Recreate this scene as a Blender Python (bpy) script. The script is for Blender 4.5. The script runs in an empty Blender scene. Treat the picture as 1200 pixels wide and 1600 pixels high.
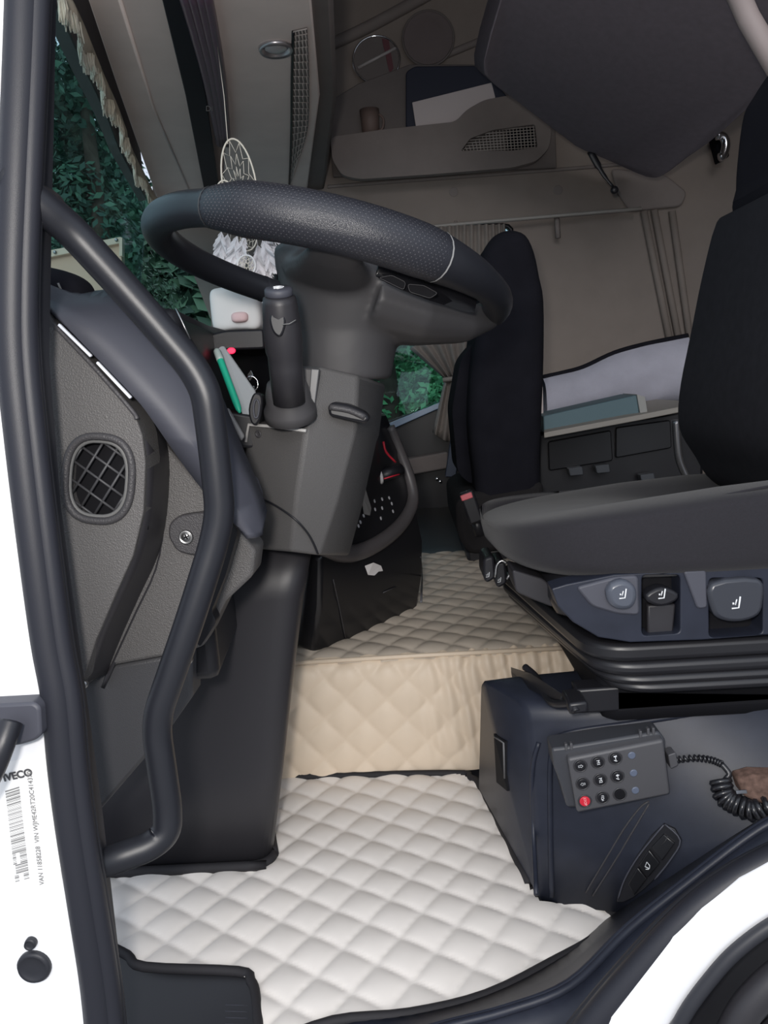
import bpy, bmesh, math, random
from math import sin, cos, pi, radians, tan
from mathutils import Vector as V, Matrix, noise
from mathutils.bvhtree import BVHTree
random.seed(7)
scn = bpy.context.scene
COL = scn.collection

# ------------------------------------------------------------------ camera
FPX, PSI, PIT, ROL = 1210.0, radians(2), radians(9.6), radians(4)
CAM = V((0, 0, .65))
fw = V((-sin(PSI)*cos(PIT), cos(PSI)*cos(PIT), -sin(PIT)))
r0 = V((cos(PSI), sin(PSI), 0)); u0 = r0.cross(fw)
rt = r0*cos(ROL) - u0*sin(ROL); up = u0*cos(ROL) + r0*sin(ROL)
cd = bpy.data.cameras.new('camera'); cam = bpy.data.objects.new('camera', cd); COL.objects.link(cam)
cd.sensor_fit = 'VERTICAL'; cd.sensor_height = 36; cd.lens = 36*FPX/1600; cd.clip_start = .05; cd.clip_end = 300
m = Matrix((rt, up, -fw)).transposed().to_4x4(); m.translation = CAM; cam.matrix_world = m
scn.camera = cam
# ------------------------------------------------------------------ light
w = bpy.data.worlds.new('world'); scn.world = w; w.use_nodes = True
nt = w.node_tree; bg = nt.nodes['Background']
tc = nt.nodes.new('ShaderNodeTexCoord'); sx = nt.nodes.new('ShaderNodeSeparateXYZ'); cr = nt.nodes.new('ShaderNodeValToRGB')
nt.links.new(tc.outputs['Generated'], sx.inputs[0]); nt.links.new(sx.outputs['Z'], cr.inputs[0]); nt.links.new(cr.outputs[0], bg.inputs[0])
cr.color_ramp.elements[0].position = .0; cr.color_ramp.elements[0].color = (.55, .63, .75, 1)
cr.color_ramp.elements[1].position = .6; cr.color_ramp.elements[1].color = (.80, .88, 1.0, 1)
bg.inputs['Strength'].default_value = .85
sd = bpy.data.lights.new('sun', 'SUN'); sd.energy = .75; sd.angle = radians(30); sd.color = (1, .96, .93)
so = bpy.data.objects.new('sun', sd); COL.objects.link(so)
so.rotation_euler = V((-.02, 1.0, -.42)).to_track_quat('-Z', 'Y').to_euler()
fd = bpy.data.lights.new('phone_flash', 'POINT'); fd.energy = 18; fd.shadow_soft_size = .03; fd.color = (1, .955, .90)
fo = bpy.data.objects.new('phone_flash', fd); COL.objects.link(fo); fo.location = CAM+V((-.05, -.03, .07))
scn.view_settings.view_transform = 'Standard'; scn.view_settings.look = 'None'
scn.view_settings.exposure = 0.42; scn.view_settings.gamma = 1; scn.view_settings.use_curve_mapping = False

# ------------------------------------------------------------------ helpers
def ray(px, py): return fw + rt*((px-600)/FPX) + up*((800-py)/FPX)
def S(px, py, y): d = ray(px, py); return CAM + d*(y/d.y)
def Z(px, py, z): d = ray(px, py); return CAM + d*((z-CAM.z)/d.z)
def LS(lst, y=None): return [S(p[0], p[1], y if y is not None else p[2]) for p in lst]
def lin(c): c /= 255; return c/12.92 if c <= .04045 else ((c+.055)/1.055)**2.4
def hexc(r, g, b): return (lin(r), lin(g), lin(b), 1)
MATS = {}
def mat(name, col, rough=.5, spec=.5, metal=0, grain=0, gscale=900, noisec=0, nscale=30, sheen=0, emit=None, coat=0):
    if name in MATS: return MATS[name]
    m = bpy.data.materials.new(name); m.use_nodes = True; t = m.node_tree; b = t.nodes['Principled BSDF']
    if len(col) == 3: col = (*col, 1)
    b.inputs['Base Color'].default_value = col; b.inputs['Roughness'].default_value = rough
    b.inputs['Specular IOR Level'].default_value = spec; b.inputs['Metallic'].default_value = metal
    b.inputs['Sheen Weight'].default_value = sheen; b.inputs['Coat Weight'].default_value = coat
    tc = t.nodes.new('ShaderNodeNewGeometry')
    if noisec:
        n = t.nodes.new('ShaderNodeTexNoise'); n.inputs['Scale'].default_value = nscale; n.inputs['Detail'].default_value = 6
        t.links.new(tc.outputs['Position'], n.inputs['Vector'])
        r = t.nodes.new('ShaderNodeMapRange'); r.inputs[1].default_value = .3; r.inputs[2].default_value = .7
        r.inputs[3].default_value = 1-noisec; r.inputs[4].default_value = 1+noisec
        t.links.new(n.outputs[0], r.inputs[0])
        mx = t.nodes.new('ShaderNodeVectorMath'); mx.operation = 'SCALE'; mx.inputs[0].default_value = col[:3]
        t.links.new(r.outputs[0], mx.inputs['Scale']); t.links.new(mx.outputs[0], b.inputs['Base Color'])
    if grain:
        n = t.nodes.new('ShaderNodeTexVoronoi' if gscale < 1500 else 'ShaderNodeTexNoise'); n.inputs['Scale'].default_value = gscale
        t.links.new(tc.outputs['Position'], n.inputs['Vector'])
        bp = t.nodes.new('ShaderNodeBump'); bp.inputs['Strength'].default_value = grain; bp.inputs['Distance'].default_value = .001
        t.links.new(n.outputs[0], bp.inputs['Height']); t.links.new(bp.outputs[0], b.inputs['Normal'])
    if emit: b.inputs['Emission Color'].default_value = (*emit[:3], 1); b.inputs['Emission Strength'].default_value = emit[3]
    MATS[name] = m; return m
def glassmat(name, tint, gl=.06, rough=.02):
    m = bpy.data.materials.new(name); m.use_nodes = True; t = m.node_tree; t.nodes.clear()
    o = t.nodes.new('ShaderNodeOutputMaterial'); a = t.nodes.new('ShaderNodeBsdfTransparent'); g = t.nodes.new('ShaderNodeBsdfGlossy')
    a.inputs[0].default_value = (*tint, 1); g.inputs['Roughness'].default_value = rough
    f = t.nodes.new('ShaderNodeValue'); f.outputs[0].default_value = gl
    x = t.nodes.new('ShaderNodeMixShader'); t.links.new(f.outputs[0], x.inputs[0]); t.links.new(a.outputs[0], x.inputs[1]); t.links.new(g.outputs[0], x.inputs[2])
    t.links.new(x.outputs[0], o.inputs[0]); MATS[name] = m; return m

white = mat('white_paint', (.82, .83, .86), .3, coat=.4)
rubber = mat('seal_rubber', (.017, .018, .025), .45, .4, grain=.15, gscale=2500)
rubber2 = mat('seal_lip', (.020, .021, .027), .5, .4)
tubem = mat('handle_plastic', (.014, .015, .020), .38, .45, grain=.12, gscale=2600)
grained = mat('grained_grey_plastic', (.098, .094, .094), .5, .35, grain=.5, gscale=760, noisec=.08, nscale=700)
covm = mat('soft_dash_cover', (.052, .054, .070), .55, .5, grain=.1, gscale=2400)
dashm = mat('dark_grained_plastic', (.050, .048, .052), .5, .4, grain=.35, gscale=700)
legm = mat('smooth_dark_panel', (.026, .025, .029), .42, .4, grain=.1, gscale=2200)
black = mat('black_plastic', (.012, .012, .015), .4, .4)
deep = mat('black_recess', (.005, .005, .007), .8, .2)
navy = mat('navy_black_plastic', (.018, .021, .033), .42, .32, grain=.12, gscale=2000, noisec=.12, nscale=40)
colm = mat('column_grey_plastic', (.086, .083, .083), .55, .35, grain=.3, gscale=900, noisec=.05, nscale=900)
hubm = mat('hub_grey_plastic', (.052, .050, .053), .5, .4, grain=.08, gscale=2200)
leather = mat('rim_leather', (.022, .023, .030), .35, .5, grain=.3, gscale=1100)
rimm = mat('rim_smooth_leather', (.016, .017, .022), .38, .5, grain=.15, gscale=1800)
stitch = mat('grey_stitch', (.16, .16, .16), .7)
seatf = mat('dark_seat_fabric', (.021, .020, .024), .9, .15, grain=.3, gscale=1900, noisec=.06, nscale=400, sheen=.12)
blackf = mat('black_fabric', (.010, .010, .014), .95, .1, grain=.25, gscale=1900, noisec=.15, nscale=20)
beige = mat('beige_trim', (.26, .222, .20), .75, .2, grain=.1, gscale=2500, noisec=.04, nscale=15)
beige2 = mat('beige_pocket_trim', (.23, .20, .19), .8, .2, noisec=.04, nscale=20)
beiged = mat('dark_beige_trim', (.17, .15, .145), .8, .2, noisec=.05, nscale=15)
headm = mat('beige_headliner', (.76, .655, .62), .8, .2, noisec=.04, nscale=12)
bunkf = mat('grey_bunk_fabric', (.20, .175, .20), .95, .1, grain=.3, gscale=1900, noisec=.06, nscale=60)
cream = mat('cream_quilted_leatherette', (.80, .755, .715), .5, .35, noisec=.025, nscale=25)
cream2 = mat('shaded_cream_leatherette', (.66, .55, .43), .5, .35, noisec=.03, nscale=25)  # same cream made yellower and darker, for the dimmer light on the step
piping = mat('black_piping', (.022, .021, .024), .7, .3, grain=.3, gscale=1500)
chrome = mat('chrome', (.75, .75, .78), .12, metal=1)
steel = mat('satin_steel', (.42, .42, .42), .35, metal=1)
slitm = mat('gap_glint_pale', (.75, .78, .85), .35)
curt = mat('curtain_grey_beige', (.26, .23, .21), .9, .1, noisec=.06, nscale=40)
pelm = mat('pelmet_cloth', (.60, .52, .41), .9, .1, noisec=.08, nscale=60)
fringem = mat('pelmet_fringe', (.72, .66, .54), .9, .1)
feather = mat('white_feather', (.78, .74, .76), .85, .1, noisec=.1, nscale=90)
paper = mat('white_paper', (.72, .69, .68), .8, .1)
icon = mat('printed_white', (.75, .77, .8), .6)
print_d = mat('printed_dark', (.06, .06, .065), .7)
print_g = mat('printed_grey', (.22, .22, .22), .7)
redm = mat('red_plastic', (.55, .02, .04), .45)
teal = mat('teal_book_cover', (.09, .15, .175), .6)
pageb = mat('page_block', (.32, .32, .31), .8)
bark = mat('bark', (.06, .05, .04), .95, .1, noisec=.3, nscale=8)
brown = mat('rusty_brown_block', (.12, .075, .06), .85, .15, noisec=.35, nscale=160)
glass = glassmat('window_glass', (.72, .86, .88), .05)

def wl(o):
    p = V((0, 0, 0))
    while o is not None: p += o.location; o = o.parent
    return p
def props(o, label=None, cat=None, group=None, kind=None):
    if label: o['label'] = label
    if cat: o['category'] = cat
    if group: o['group'] = group
    if kind: o['kind'] = kind
    return o
def thing(name, label, cat, loc, group=None):
    o = bpy.data.objects.new(name, None); COL.objects.link(o); o.location = loc; o.empty_display_size = .02
    return props(o, label, cat, group)
def add(name, bm, m, parent=None, smooth=True, bevel=0, seg=2, solid=0, sub=0, offs=-1, ang=35):
    """one mesh object from a bmesh given in world coordinates"""
    o0 = wl(parent) if parent else None
    if parent is None:
        c = sum((v.co for v in bm.verts), V())/max(1, len(bm.verts)); o0 = c
    for v in bm.verts: v.co -= o0
    bmesh.ops.recalc_face_normals(bm, faces=bm.faces)
    me = bpy.data.meshes.new(name); bm.to_mesh(me); bm.free()
    me.materials.append(m)
    for p in me.polygons: p.use_smooth = smooth
    o = bpy.data.objects.new(name, me); COL.objects.link(o)
    if parent: o.parent = parent
    else: o.location = o0
    if sub: md = o.modifiers.new('s', 'SUBSURF'); md.levels = md.render_levels = sub
    if solid: md = o.modifiers.new('t', 'SOLIDIFY'); md.thickness = solid; md.offset = offs
    if bevel:
        md = o.modifiers.new('b', 'BEVEL'); md.width = bevel; md.segments = seg; md.limit_method = 'ANGLE'; md.angle_limit = radians(ang)
    if smooth and (bevel or solid):
        try: me.set_sharp_from_angle(angle=radians(50))
        except Exception: pass
    return o
def crm(pts, n=6, closed=False):
    out = []; N = len(pts)
    if N < 3: return list(pts)
    rng = range(N) if closed else range(N-1)
    for i in rng:
        if closed: a, b, c, d = pts[i-1], pts[i], pts[(i+1) % N], pts[(i+2) % N]
        else: a, b, c, d = pts[max(i-1, 0)], pts[i], pts[i+1], pts[min(i+2, N-1)]
        for k in range(n):
            t = k/n
            out.append(.5*((2*b)+(c-a)*t+(2*a-5*b+4*c-d)*t*t+(3*b-a-3*c+d)*t**3))
    if not closed: out.append(pts[-1])
    return out
def fillet(pts, r, n=5, closed=True):
    out = []; N = len(pts)
    for i in range(N):
        p = pts[i]
        if not closed and i in (0, N-1): out.append(p); continue
        a, c = pts[i-1], pts[(i+1) % N]
        rr = r[i] if isinstance(r, (list, tuple)) else r
        da, dc = a-p, c-p; L = min(rr, da.length*.48, dc.length*.48)
        if L < 1e-5: out.append(p); continue
        A = p+da.normalized()*L; B = p+dc.normalized()*L
        for k in range(n+1):
            t = k/n; out.append(A*(1-t)**2+p*2*t*(1-t)+B*t*t)
    return out
def prism(name, pts, off, m, parent=None, bevel=0, holes=(), seg=2, smooth=True, bm_only=None):
    bm = bm_only or bmesh.new(); off = V(off)
    if not holes:
        a = [bm.verts.new(p) for p in pts]; b = [bm.verts.new(p+off) for p in pts]
        bm.faces.new(a); bm.faces.new(b[::-1])
        for i in range(len(a)): j = (i+1) % len(a); bm.faces.new((a[i], b[i], b[j], a[j]))
    else:
        loops = [pts]+list(holes); tops = []; edges = []
        for lp in loops:
            vs = [bm.verts.new(p) for p in lp]; tops.append(vs)
            for i in range(len(vs)): edges.append(bm.edges.new((vs[i], vs[(i+1) % len(vs)])))
        g = bmesh.ops.triangle_fill(bm, edges=edges, use_beauty=True, use_dissolve=False)
        fs = [f for f in g['geom'] if isinstance(f, bmesh.types.BMFace)]
        mp = {}
        for vs in tops:
            for v in vs: mp[v] = bm.verts.new(v.co+off)
        for f in fs: bm.faces.new([mp[v] for v in f.verts][::-1])
        for vs in tops:
            for i in range(len(vs)):
                j = (i+1) % len(vs); bm.faces.new((vs[i], mp[vs[i]], mp[vs[j]], vs[j]))
    if bm_only: return
    return add(name, bm, m, parent, smooth and bevel > 0, bevel, seg)
def tube_bm(bm, pts, r, n=10, cap=True, flat=None, closed=False):
    """round tube; r number or list; flat=(direction, factor) squashes the section along a direction"""
    N = len(pts); rings = []; prev = None
    for i, p in enumerate(pts):
        if closed: t = (pts[(i+1) % N]-pts[i-1]).normalized()
        else: t = (pts[min(i+1, N-1)]-pts[max(i-1, 0)]).normalized()
        if prev is None:
            prev = t.orthogonal().normalized()
        prev = (prev-t*prev.dot(t)).normalized(); q = t.cross(prev)
        rr = r[i] if isinstance(r, (list, tuple)) else r
        ring = []
        for k in range(n):
            a = 2*pi*k/n; o = prev*cos(a)*rr+q*sin(a)*rr
            if flat:
                f = flat[0].normalized(); o = o-f*o.dot(f)*(1-flat[1])
            ring.append(bm.verts.new(p+o))
        rings.append(ring)
    for i in range(N if closed else N-1):
        A, B = rings[i], rings[(i+1) % N]
        for k in range(n): l = (k+1) % n; bm.faces.new((A[k], A[l], B[l], B[k]))
    if cap and not closed: bm.faces.new(rings[0][::-1]); bm.faces.new(rings[-1])
def tube(name, pts, r, m, parent=None, n=12, **k):
    bm = bmesh.new(); tube_bm(bm, pts, r, n, **k); return add(name, bm, m, parent)
def grid(name, rows, m, parent=None, thick=0, smooth=True, sub=0, offs=-1):
    bm = bmesh.new(); g = [[bm.verts.new(p) for p in r] for r in rows]
    for i in range(len(g)-1):
        for j in range(len(g[0])-1): bm.faces.new((g[i][j], g[i+1][j], g[i+1][j+1], g[i][j+1]))
    return add(name, bm, m, parent, smooth, solid=thick, sub=sub, offs=offs)
def loft_bm(bm, loops, cap=True):
    g = [[bm.verts.new(p) for p in l] for l in loops]; n = len(g[0])
    for i in range(len(g)-1):
        for k in range(n): l = (k+1) % n; bm.faces.new((g[i][k], g[i][l], g[i+1][l], g[i+1][k]))
    if cap: bm.faces.new(g[0][::-1]); bm.faces.new(g[-1])
def loft(name, loops, m, parent=None, bevel=0, seg=3, sub=0, ang=35, smooth=True):
    bm = bmesh.new(); loft_bm(bm, loops); return add(name, bm, m, parent, smooth, bevel=bevel, seg=seg, sub=sub, ang=ang)
def box(name, c, d, m, parent=None, bevel=.002, axes=None, seg=2):
    ax = axes or (V((1, 0, 0)), V((0, 1, 0)), V((0, 0, 1))); bm = bmesh.new(); box_bm(bm, c, d, ax)
    return add(name, bm, m, parent, True, bevel, seg)
def box_bm(bm, c, d, ax=(V((1, 0, 0)), V((0, 1, 0)), V((0, 0, 1)))):
    vs = [bm.verts.new(V(c)+ax[0]*(sx*d[0]/2)+ax[1]*(sy*d[1]/2)+ax[2]*(sz*d[2]/2)) for sx in (-1, 1) for sy in (-1, 1) for sz in (-1, 1)]
    for f in ((0, 1, 3, 2), (4, 6, 7, 5), (0, 4, 5, 1), (2, 3, 7, 6), (0, 2, 6, 4), (1, 5, 7, 3)): bm.faces.new([vs[i] for i in f])
def frame(n):
    n = n.normalized(); a = V((0, 0, 1)) if abs(n.z) < .9 else V((0, 1, 0))
    x = a.cross(n).normalized(); return x, n.cross(x), n        # x right-ish, y up-ish, n out
def ring_pts(c, ax, ay, rx, ry, n=32, e=1.0):
    o = []
    for k in range(n):
        a = 2*pi*k/n; ca, sa = cos(a), sin(a)
        o.append(c+ax*rx*math.copysign(abs(ca)**e, ca)+ay*ry*math.copysign(abs(sa)**e, sa))
    return o
def disc(name, c, n, r, h, m, parent=None, bevel=.001, ry=None, nn=28, e=1.0, axes=None):
    ax, ay, nz = axes or frame(V(n)); return prism(name, ring_pts(V(c), ax, ay, r, ry or r, nn, e), -nz*h, m, parent, bevel)
def revolve(name, c, axis, prof, m, parent=None, n=28):
    ax, ay, nz = frame(V(axis)); return loft(name, [ring_pts(V(c)+nz*h, ax, ay, r, r, n) for r, h in prof], m, parent)
def superell(a, b, c, cen, e1=.5, e2=.5, n1=22, n2=44, fn=None):
    bm = bmesh.new(); sp = lambda v, e: math.copysign(abs(v)**e, v); g = []
    for i in range(1, n1):
        et = -pi/2+pi*i/n1; row = []
        for k in range(n2):
            w_ = 2*pi*k/n2
            p = V((a*sp(cos(et), e1)*sp(cos(w_), e2), b*sp(cos(et), e1)*sp(sin(w_), e2), c*sp(sin(et), e1)))
            if fn: p = fn(p)
            row.append(bm.verts.new(p+V(cen)))
        g.append(row)
    for i in range(len(g)-1):
        for k in range(n2): l = (k+1) % n2; bm.faces.new((g[i][k], g[i][l], g[i+1][l], g[i+1][k]))
    for row, z in ((g[0], -c), (g[-1], c)):
        p = V((0, 0, z)); p = fn(p) if fn else p; vv = bm.verts.new(p+V(cen))
        for k in range(n2): bm.faces.new((row[k], row[(k+1) % n2], vv))
    return bm
def inpoly(x, y, P):
    c = False; n = len(P)
    for i in range(n):
        a, b = P[i], P[i-1]
        if (a[1] > y) != (b[1] > y) and x < (b[0]-a[0])*(y-a[1])/(b[1]-a[1])+a[0]: c = not c
    return c
class Surf:
    """nearest point on a built surface under a photo pixel"""
    def __init__(s, *objs):
        bpy.context.view_layer.update(); dg = bpy.context.evaluated_depsgraph_get(); s.t = []
        for o in objs:
            s.t.append((BVHTree.FromObject(o.evaluated_get(dg) if False else o, dg), wl(o)))
    def __call__(s, px, py, lift=0.0):
        best = None
        for t, o in s.t:
            h = t.ray_cast(CAM-o, ray(px, py).normalized())
            if h[0] is not None and (best is None or h[3] < best[2]): best = (h[0]+o, h[1], h[3])
        if best is None: return S(px, py, .8), V((0, -1, 0))
        n = best[1]; n = -n if n.dot(ray(px, py)) > 0 else n
        return best[0]+n*lift, n
    def poly(s, pts, lift=0.0): return [s(p[0], p[1], lift)[0] for p in pts]
def fontobj(name, txt, p, ax, ay, size, m, parent, ext=.0002, align='CENTER', off=0):
    c = bpy.data.curves.new(name, 'FONT'); c.body = txt; c.size = size; c.extrude = ext; c.offset = off; c.align_x = align; c.align_y = 'CENTER'
    to = bpy.data.objects.new('tmp', c); COL.objects.link(to); bpy.context.view_layer.update()
    me = bpy.data.meshes.new_from_object(to.evaluated_get(bpy.context.evaluated_depsgraph_get())); bpy.data.objects.remove(to); bpy.data.curves.remove(c)
    me.materials.clear(); me.materials.append(m); o = bpy.data.objects.new(name, me); COL.objects.link(o); o.parent = parent
    ax = ax.normalized(); az = ax.cross(ay).normalized(); ay = az.cross(ax)
    M = Matrix((ax, ay, az)).transposed().to_4x4(); M.translation = V(p)-wl(parent); o.matrix_local = M
    return o

# ================================================================== SETTING
def struct(o, label): return props(o, label, None, None, 'structure')
gm = mat('bounce_ground', (.34, .33, .32), .9, .1, noisec=.2, nscale=3)  # unseen ground, its paleness chosen to bounce light up into the cab
bm = bmesh.new(); box_bm(bm, (0, 0, -1.32), (120, 120, .04))
struct(add('ground', bm, gm), 'unseen ground under the lorry, paled to bounce light')
bm = bmesh.new(); box_bm(bm, (.25, 1.72, -.022), (1.7, 2.1, .03))
struct(add('floor', bm, black), 'black cab floor under the quilted mats')
bm = bmesh.new(); box_bm(bm, (.3, 2.03, .095), (1.6, 1.49, .19))
struct(add('trim_1', bm, black), 'raised black engine tunnel under the cream mat')
# roof and its slab
bm = bmesh.new(); box_bm(bm, (.2, 1.75, 2.0), (2.4, 2.3, .06))
struct(add('ceiling', bm, beiged, smooth=False), 'dark beige headliner of the high cab roof')
# rear wall
bm = bmesh.new(); box_bm(bm, (1.27, 1.75, .97), (.04, 2.2, 2.0))
struct(add('wall_rear', bm, beige, smooth=False), 'beige rear wall of the sleeper cab behind the seats')
# far wall with window hole
YW = 2.80
hole = LS([(432, 384), (640, 357), (800, 352), (800, 592), (600, 664), (432, 700)], YW)
hole = fillet(hole, .03, 3)
wallpts = [S(336, 640, YW), V((-.6, YW, .2)), V((1.25, YW, .2)), V((1.25, YW, 1.97)), V((S(244, 300, YW).x, YW, 1.97)), S(240, 312, YW), S(262, 326, YW), S(330, 500, YW)]
o = prism('wall_far', wallpts, (0, .05, 0), beige, None, 0, [hole]); struct(o, 'beige passenger side wall with window opening')
# moulded relief on the far wall
def wline(name, pts, r, m_, lab, y=YW-.002):
    return struct(tube(name, crm(LS(pts, y), 4), r, m_, None, 8), lab)
wline('trim_2', [(512, 292), (560, 288), (860, 266), (1000, 254)], .006, beige2, 'moulded ledge line below the side pocket')
for i, (a, b) in enumerate((((1006, 330), (1052, 560)), ((1022, 328), (1066, 560)), ((1050, 330), (1082, 560)))):
    struct(tube('trim_%d' % (3+i), LS([a, b], YW-.01), .012, beige, None, 10), 'vertical rib %s of the rear corner channel' % ('nearest the window', 'in the middle', 'nearest the rear wall')[i])
sh = prism('trim_6', fillet(LS([(955, 262), (1040, 272), (1075, 300), (1066, 322), (985, 330), (965, 300)], YW-.02), .02), (0, .015, 0), beige2, None, .006)
struct(sh, 'shallow moulded recess plate above the corner channel')
# passenger door lower trim
door = thing('door_1', None, None, S(660, 760, 2.72)); door['kind'] = 'structure'; door['label'] = 'black inner panel of the passenger door'
prism('door_panel', fillet(LS([(540, 700), (604, 670), (706, 626), (790, 610), (1010, 600), (1010, 880), (540, 920)], 2.74), .02), (0, .05, 0), black, door, .01)
prism('sill_strip', LS([(602, 664), (704, 622), (704, 630), (605, 674)], 2.715), (0, .02, 0), mat('sky_blue_sill', (.22, .30, .42), .25), door, .002)
prism('armrest', fillet(LS([(612, 722), (700, 706), (700, 732), (612, 748)], 2.66), .01), (0, .07, 0), beiged, door, .008)
prism('door_pocket', fillet(LS([(652, 835), (760, 822), (760, 850), (660, 856)], 2.66), .01), (0, .07, 0), mat('dark_grey_plastic', (.05, .05, .055), .5), door, .008)
# passenger window
wn = thing('window_1', None, None, S(650, 600, YW)); wn['kind'] = 'structure'; wn['label'] = 'passenger side window with trees behind it'
prism('pane', [p+V((0, .02, 0)) for p in hole], (0, .004, 0), glass, wn)
tube('window_seal', hole, .008, black, wn, 8, closed=True)
# windscreen
ZC = 1.30
top = [V((-.34, .66, 1.31))]+[Z(a-4, b, 1.31)+V((-.03, 0, 0)) for a, b in ((60, -140), (84, -60), (128, 30), (160, 110), (188, 175), (208, 235), (246, 312))]
ws = thing('window_2', None, None, V((-.6, 1.7, .75))); ws['kind'] = 'structure'; ws['label'] = 'large windscreen behind the fringed pelmet'
rows = [[p+V((-.03*k, 0, -.145*k)) for p in crm(top, 3)] for k in range(5)]
grid('pane', rows, glass, ws, .004)
prism('windscreen_header', top+[p+V((-.025, 0, 0)) for p in top[::-1]], (0, 0, .66), beiged, ws)
# upper front storage console: underside strips
hd = thing('trim_7', None, None, S(400, 100, 1.7)); hd['kind'] = 'structure'; hd['label'] = 'beige overhead console above the windscreen'
ZC = 1.30
def zp(l, z=ZC): return [Z(a, b, z) for a, b in l]
prism('header_panel', zp([(128, -30), (185, 140), (215, 225), (245, 308), (338, 311), (296, 150), (248, -30)]), (0, 0, .03), headm, hd, .002)
tube('header_crease', zp([(178, -30), (240, 170), (300, 308)], ZC-.001), .0035, headm, hd, 8)
prism('console_base', zp([(322, -30), (338, 100), (352, 230), (348, 312), (478, 312), (500, 150), (484, -30)]), (0, 0, .04), headm, hd, .004)
prism('console_side', zp([(478, -30), (494, 150), (474, 312), (505, 312), (527, 150), (520, -30)], ZC+.01), (0, 0, .25), beiged, hd, .01)
# roller blind and its roller
bl = thing('roller_blind', 'dark roller blind rolled up along the beige windscreen header', 'blind', Z(300, 100, ZC))
prism('blind_cloth', zp([(246, -30), (283, -30), (322, 150), (345, 312), (322, 312), (290, 150)], ZC-.012), (0, 0, .012), mat('blind_black', (.008, .008, .014), .6), bl, .002)
pur = mat('plum_roller', (.13, .085, .12), .3, .6)
for i, (a, b, c) in enumerate(((283, 322, 343), (296, 331, 347), (310, 339, 351), (322, 346, 355))):
    tube('roller_ridge', crm(zp([(a-3, -30), (b, 120), (c, 225)], ZC-.014), 4), .0085, pur, bl, 10)
fontobj('roller_print', 'Di', Z(327, 170, ZC-.030), rt, up, .017, stitch, bl)
# spot lamp
p = Z(431, 74, ZC)
lp = thing('spot_lamp', 'round chrome reading spot set in the beige overhead console', 'lamp', p)
revolve('bezel', p, (0, 0, -1), [(.034, -.004), (.034, .004), (.031, .009), (.027, .006), (.024, .0)], mat('dark_chrome', (.55, .52, .54), .28, metal=.8), lp)
revolve('reflector', p, (0, 0, -1), [(.024, .001), (.02, .004), (.012, .007), (.004, .009)], mat('lamp_reflector', (.75, .72, .74), .35, metal=.6), lp)
# net pocket strip
np_ = thing('net_pocket', 'narrow mesh net strip on the edge of the overhead console', 'net', Z(470, 150, ZC))
bm = bmesh.new()
e0 = [(458, 50), (456, 130), (455, 210), (452, 292)]; e1 = [(480, 45), (483, 130), (480, 205), (462, 262)]
A = crm(zp(e0, ZC-.004), 8); B = crm(zp(e1, ZC-.004), 8)
for i in range(len(A)):
    tube_bm(bm, [A[i], B[i]], .0012, 5)
    if i+2 < len(A):
        for f in (.15, .38, .61, .84):
            tube_bm(bm, [A[i].lerp(B[i], f), A[i+2].lerp(B[i+2], min(1, f+.16))], .001, 5)
o = add('net', bm, mat('grey_net', (.45, .40, .38), .7), np_); o['kind'] = 'stuff'
tube('net_edge', A, .003, black, np_, 8)
prism('net_backing', A[::-1]+B, (0, 0, .003), beiged, np_)

# pelmet with fringe
pe = thing('windscreen_pelmet', 'beige cloth pelmet with cream tassel fringe along the windscreen top', 'pelmet', Z(180, 140, ZC))
ed = crm(zp([(84, -60), (128, 30), (160, 110), (188, 175), (208, 235), (246, 312)], ZC-.004), 14)
n = len(ed); rows = []; drops = []
for i, p in enumerate(ed):
    t = i/(n-1); sc = .055-.022*abs(sin(t*pi*5)); drops.append(sc)
    wv = V((.006*sin(t*60), 0, 0)); rows.append([p, p+V((0, 0, -sc*.5))+wv, p+V((0, 0, -sc))+wv])
grid('cloth', rows, pelm, pe, .0015)
bm = bmesh.new()
for i in range(n-1):
    for k in range(6):
        f = k/6; p = ed[i].lerp(ed[i+1], f); d = drops[i]*(1-f)+drops[i+1]*f; t = (i+f)/(n-1)
        a = p+V((.006*sin(t*60)+random.uniform(-.002, .002), 0, -d+.002)); L = random.uniform(.026, .036)
        tube_bm(bm, [a, a+V((random.uniform(-.002, .002), 0, -L*.5)), a+V((random.uniform(-.003, .003), 0, -L))], [.0016, .002, .0013], 4)
o = add('fringe', bm, fringem, pe); o['kind'] = 'stuff'

# ---------------------------------------------------------- near body, seals
bd = prism('wall_near', crm(LS([(-90, -60), (18, -60), (8, 200), (-8, 420), (8, 600), (30, 800), (58, 1000), (78, 1100), (98, 1300), (138, 1600), (150, 1680), (-90, 1680)], .60), 1), (0, .05, 0), white, None, .004)
struct(bd, 'white painted door pillar with type sticker')
bl2 = LS([(930, 1680), (955, 1592), (1054, 1468), (1100, 1424), (1160, 1378), (1230, 1340), (1330, 1300), (1330, 1400), (1230, 1434), (1160, 1480), (1100, 1540), (1050, 1604), (1020, 1680)], .585)
struct(prism('trim_8', bl2, (0, .012, 0), white, None, .004), 'white painted wheel arch edge below the sill')
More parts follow.
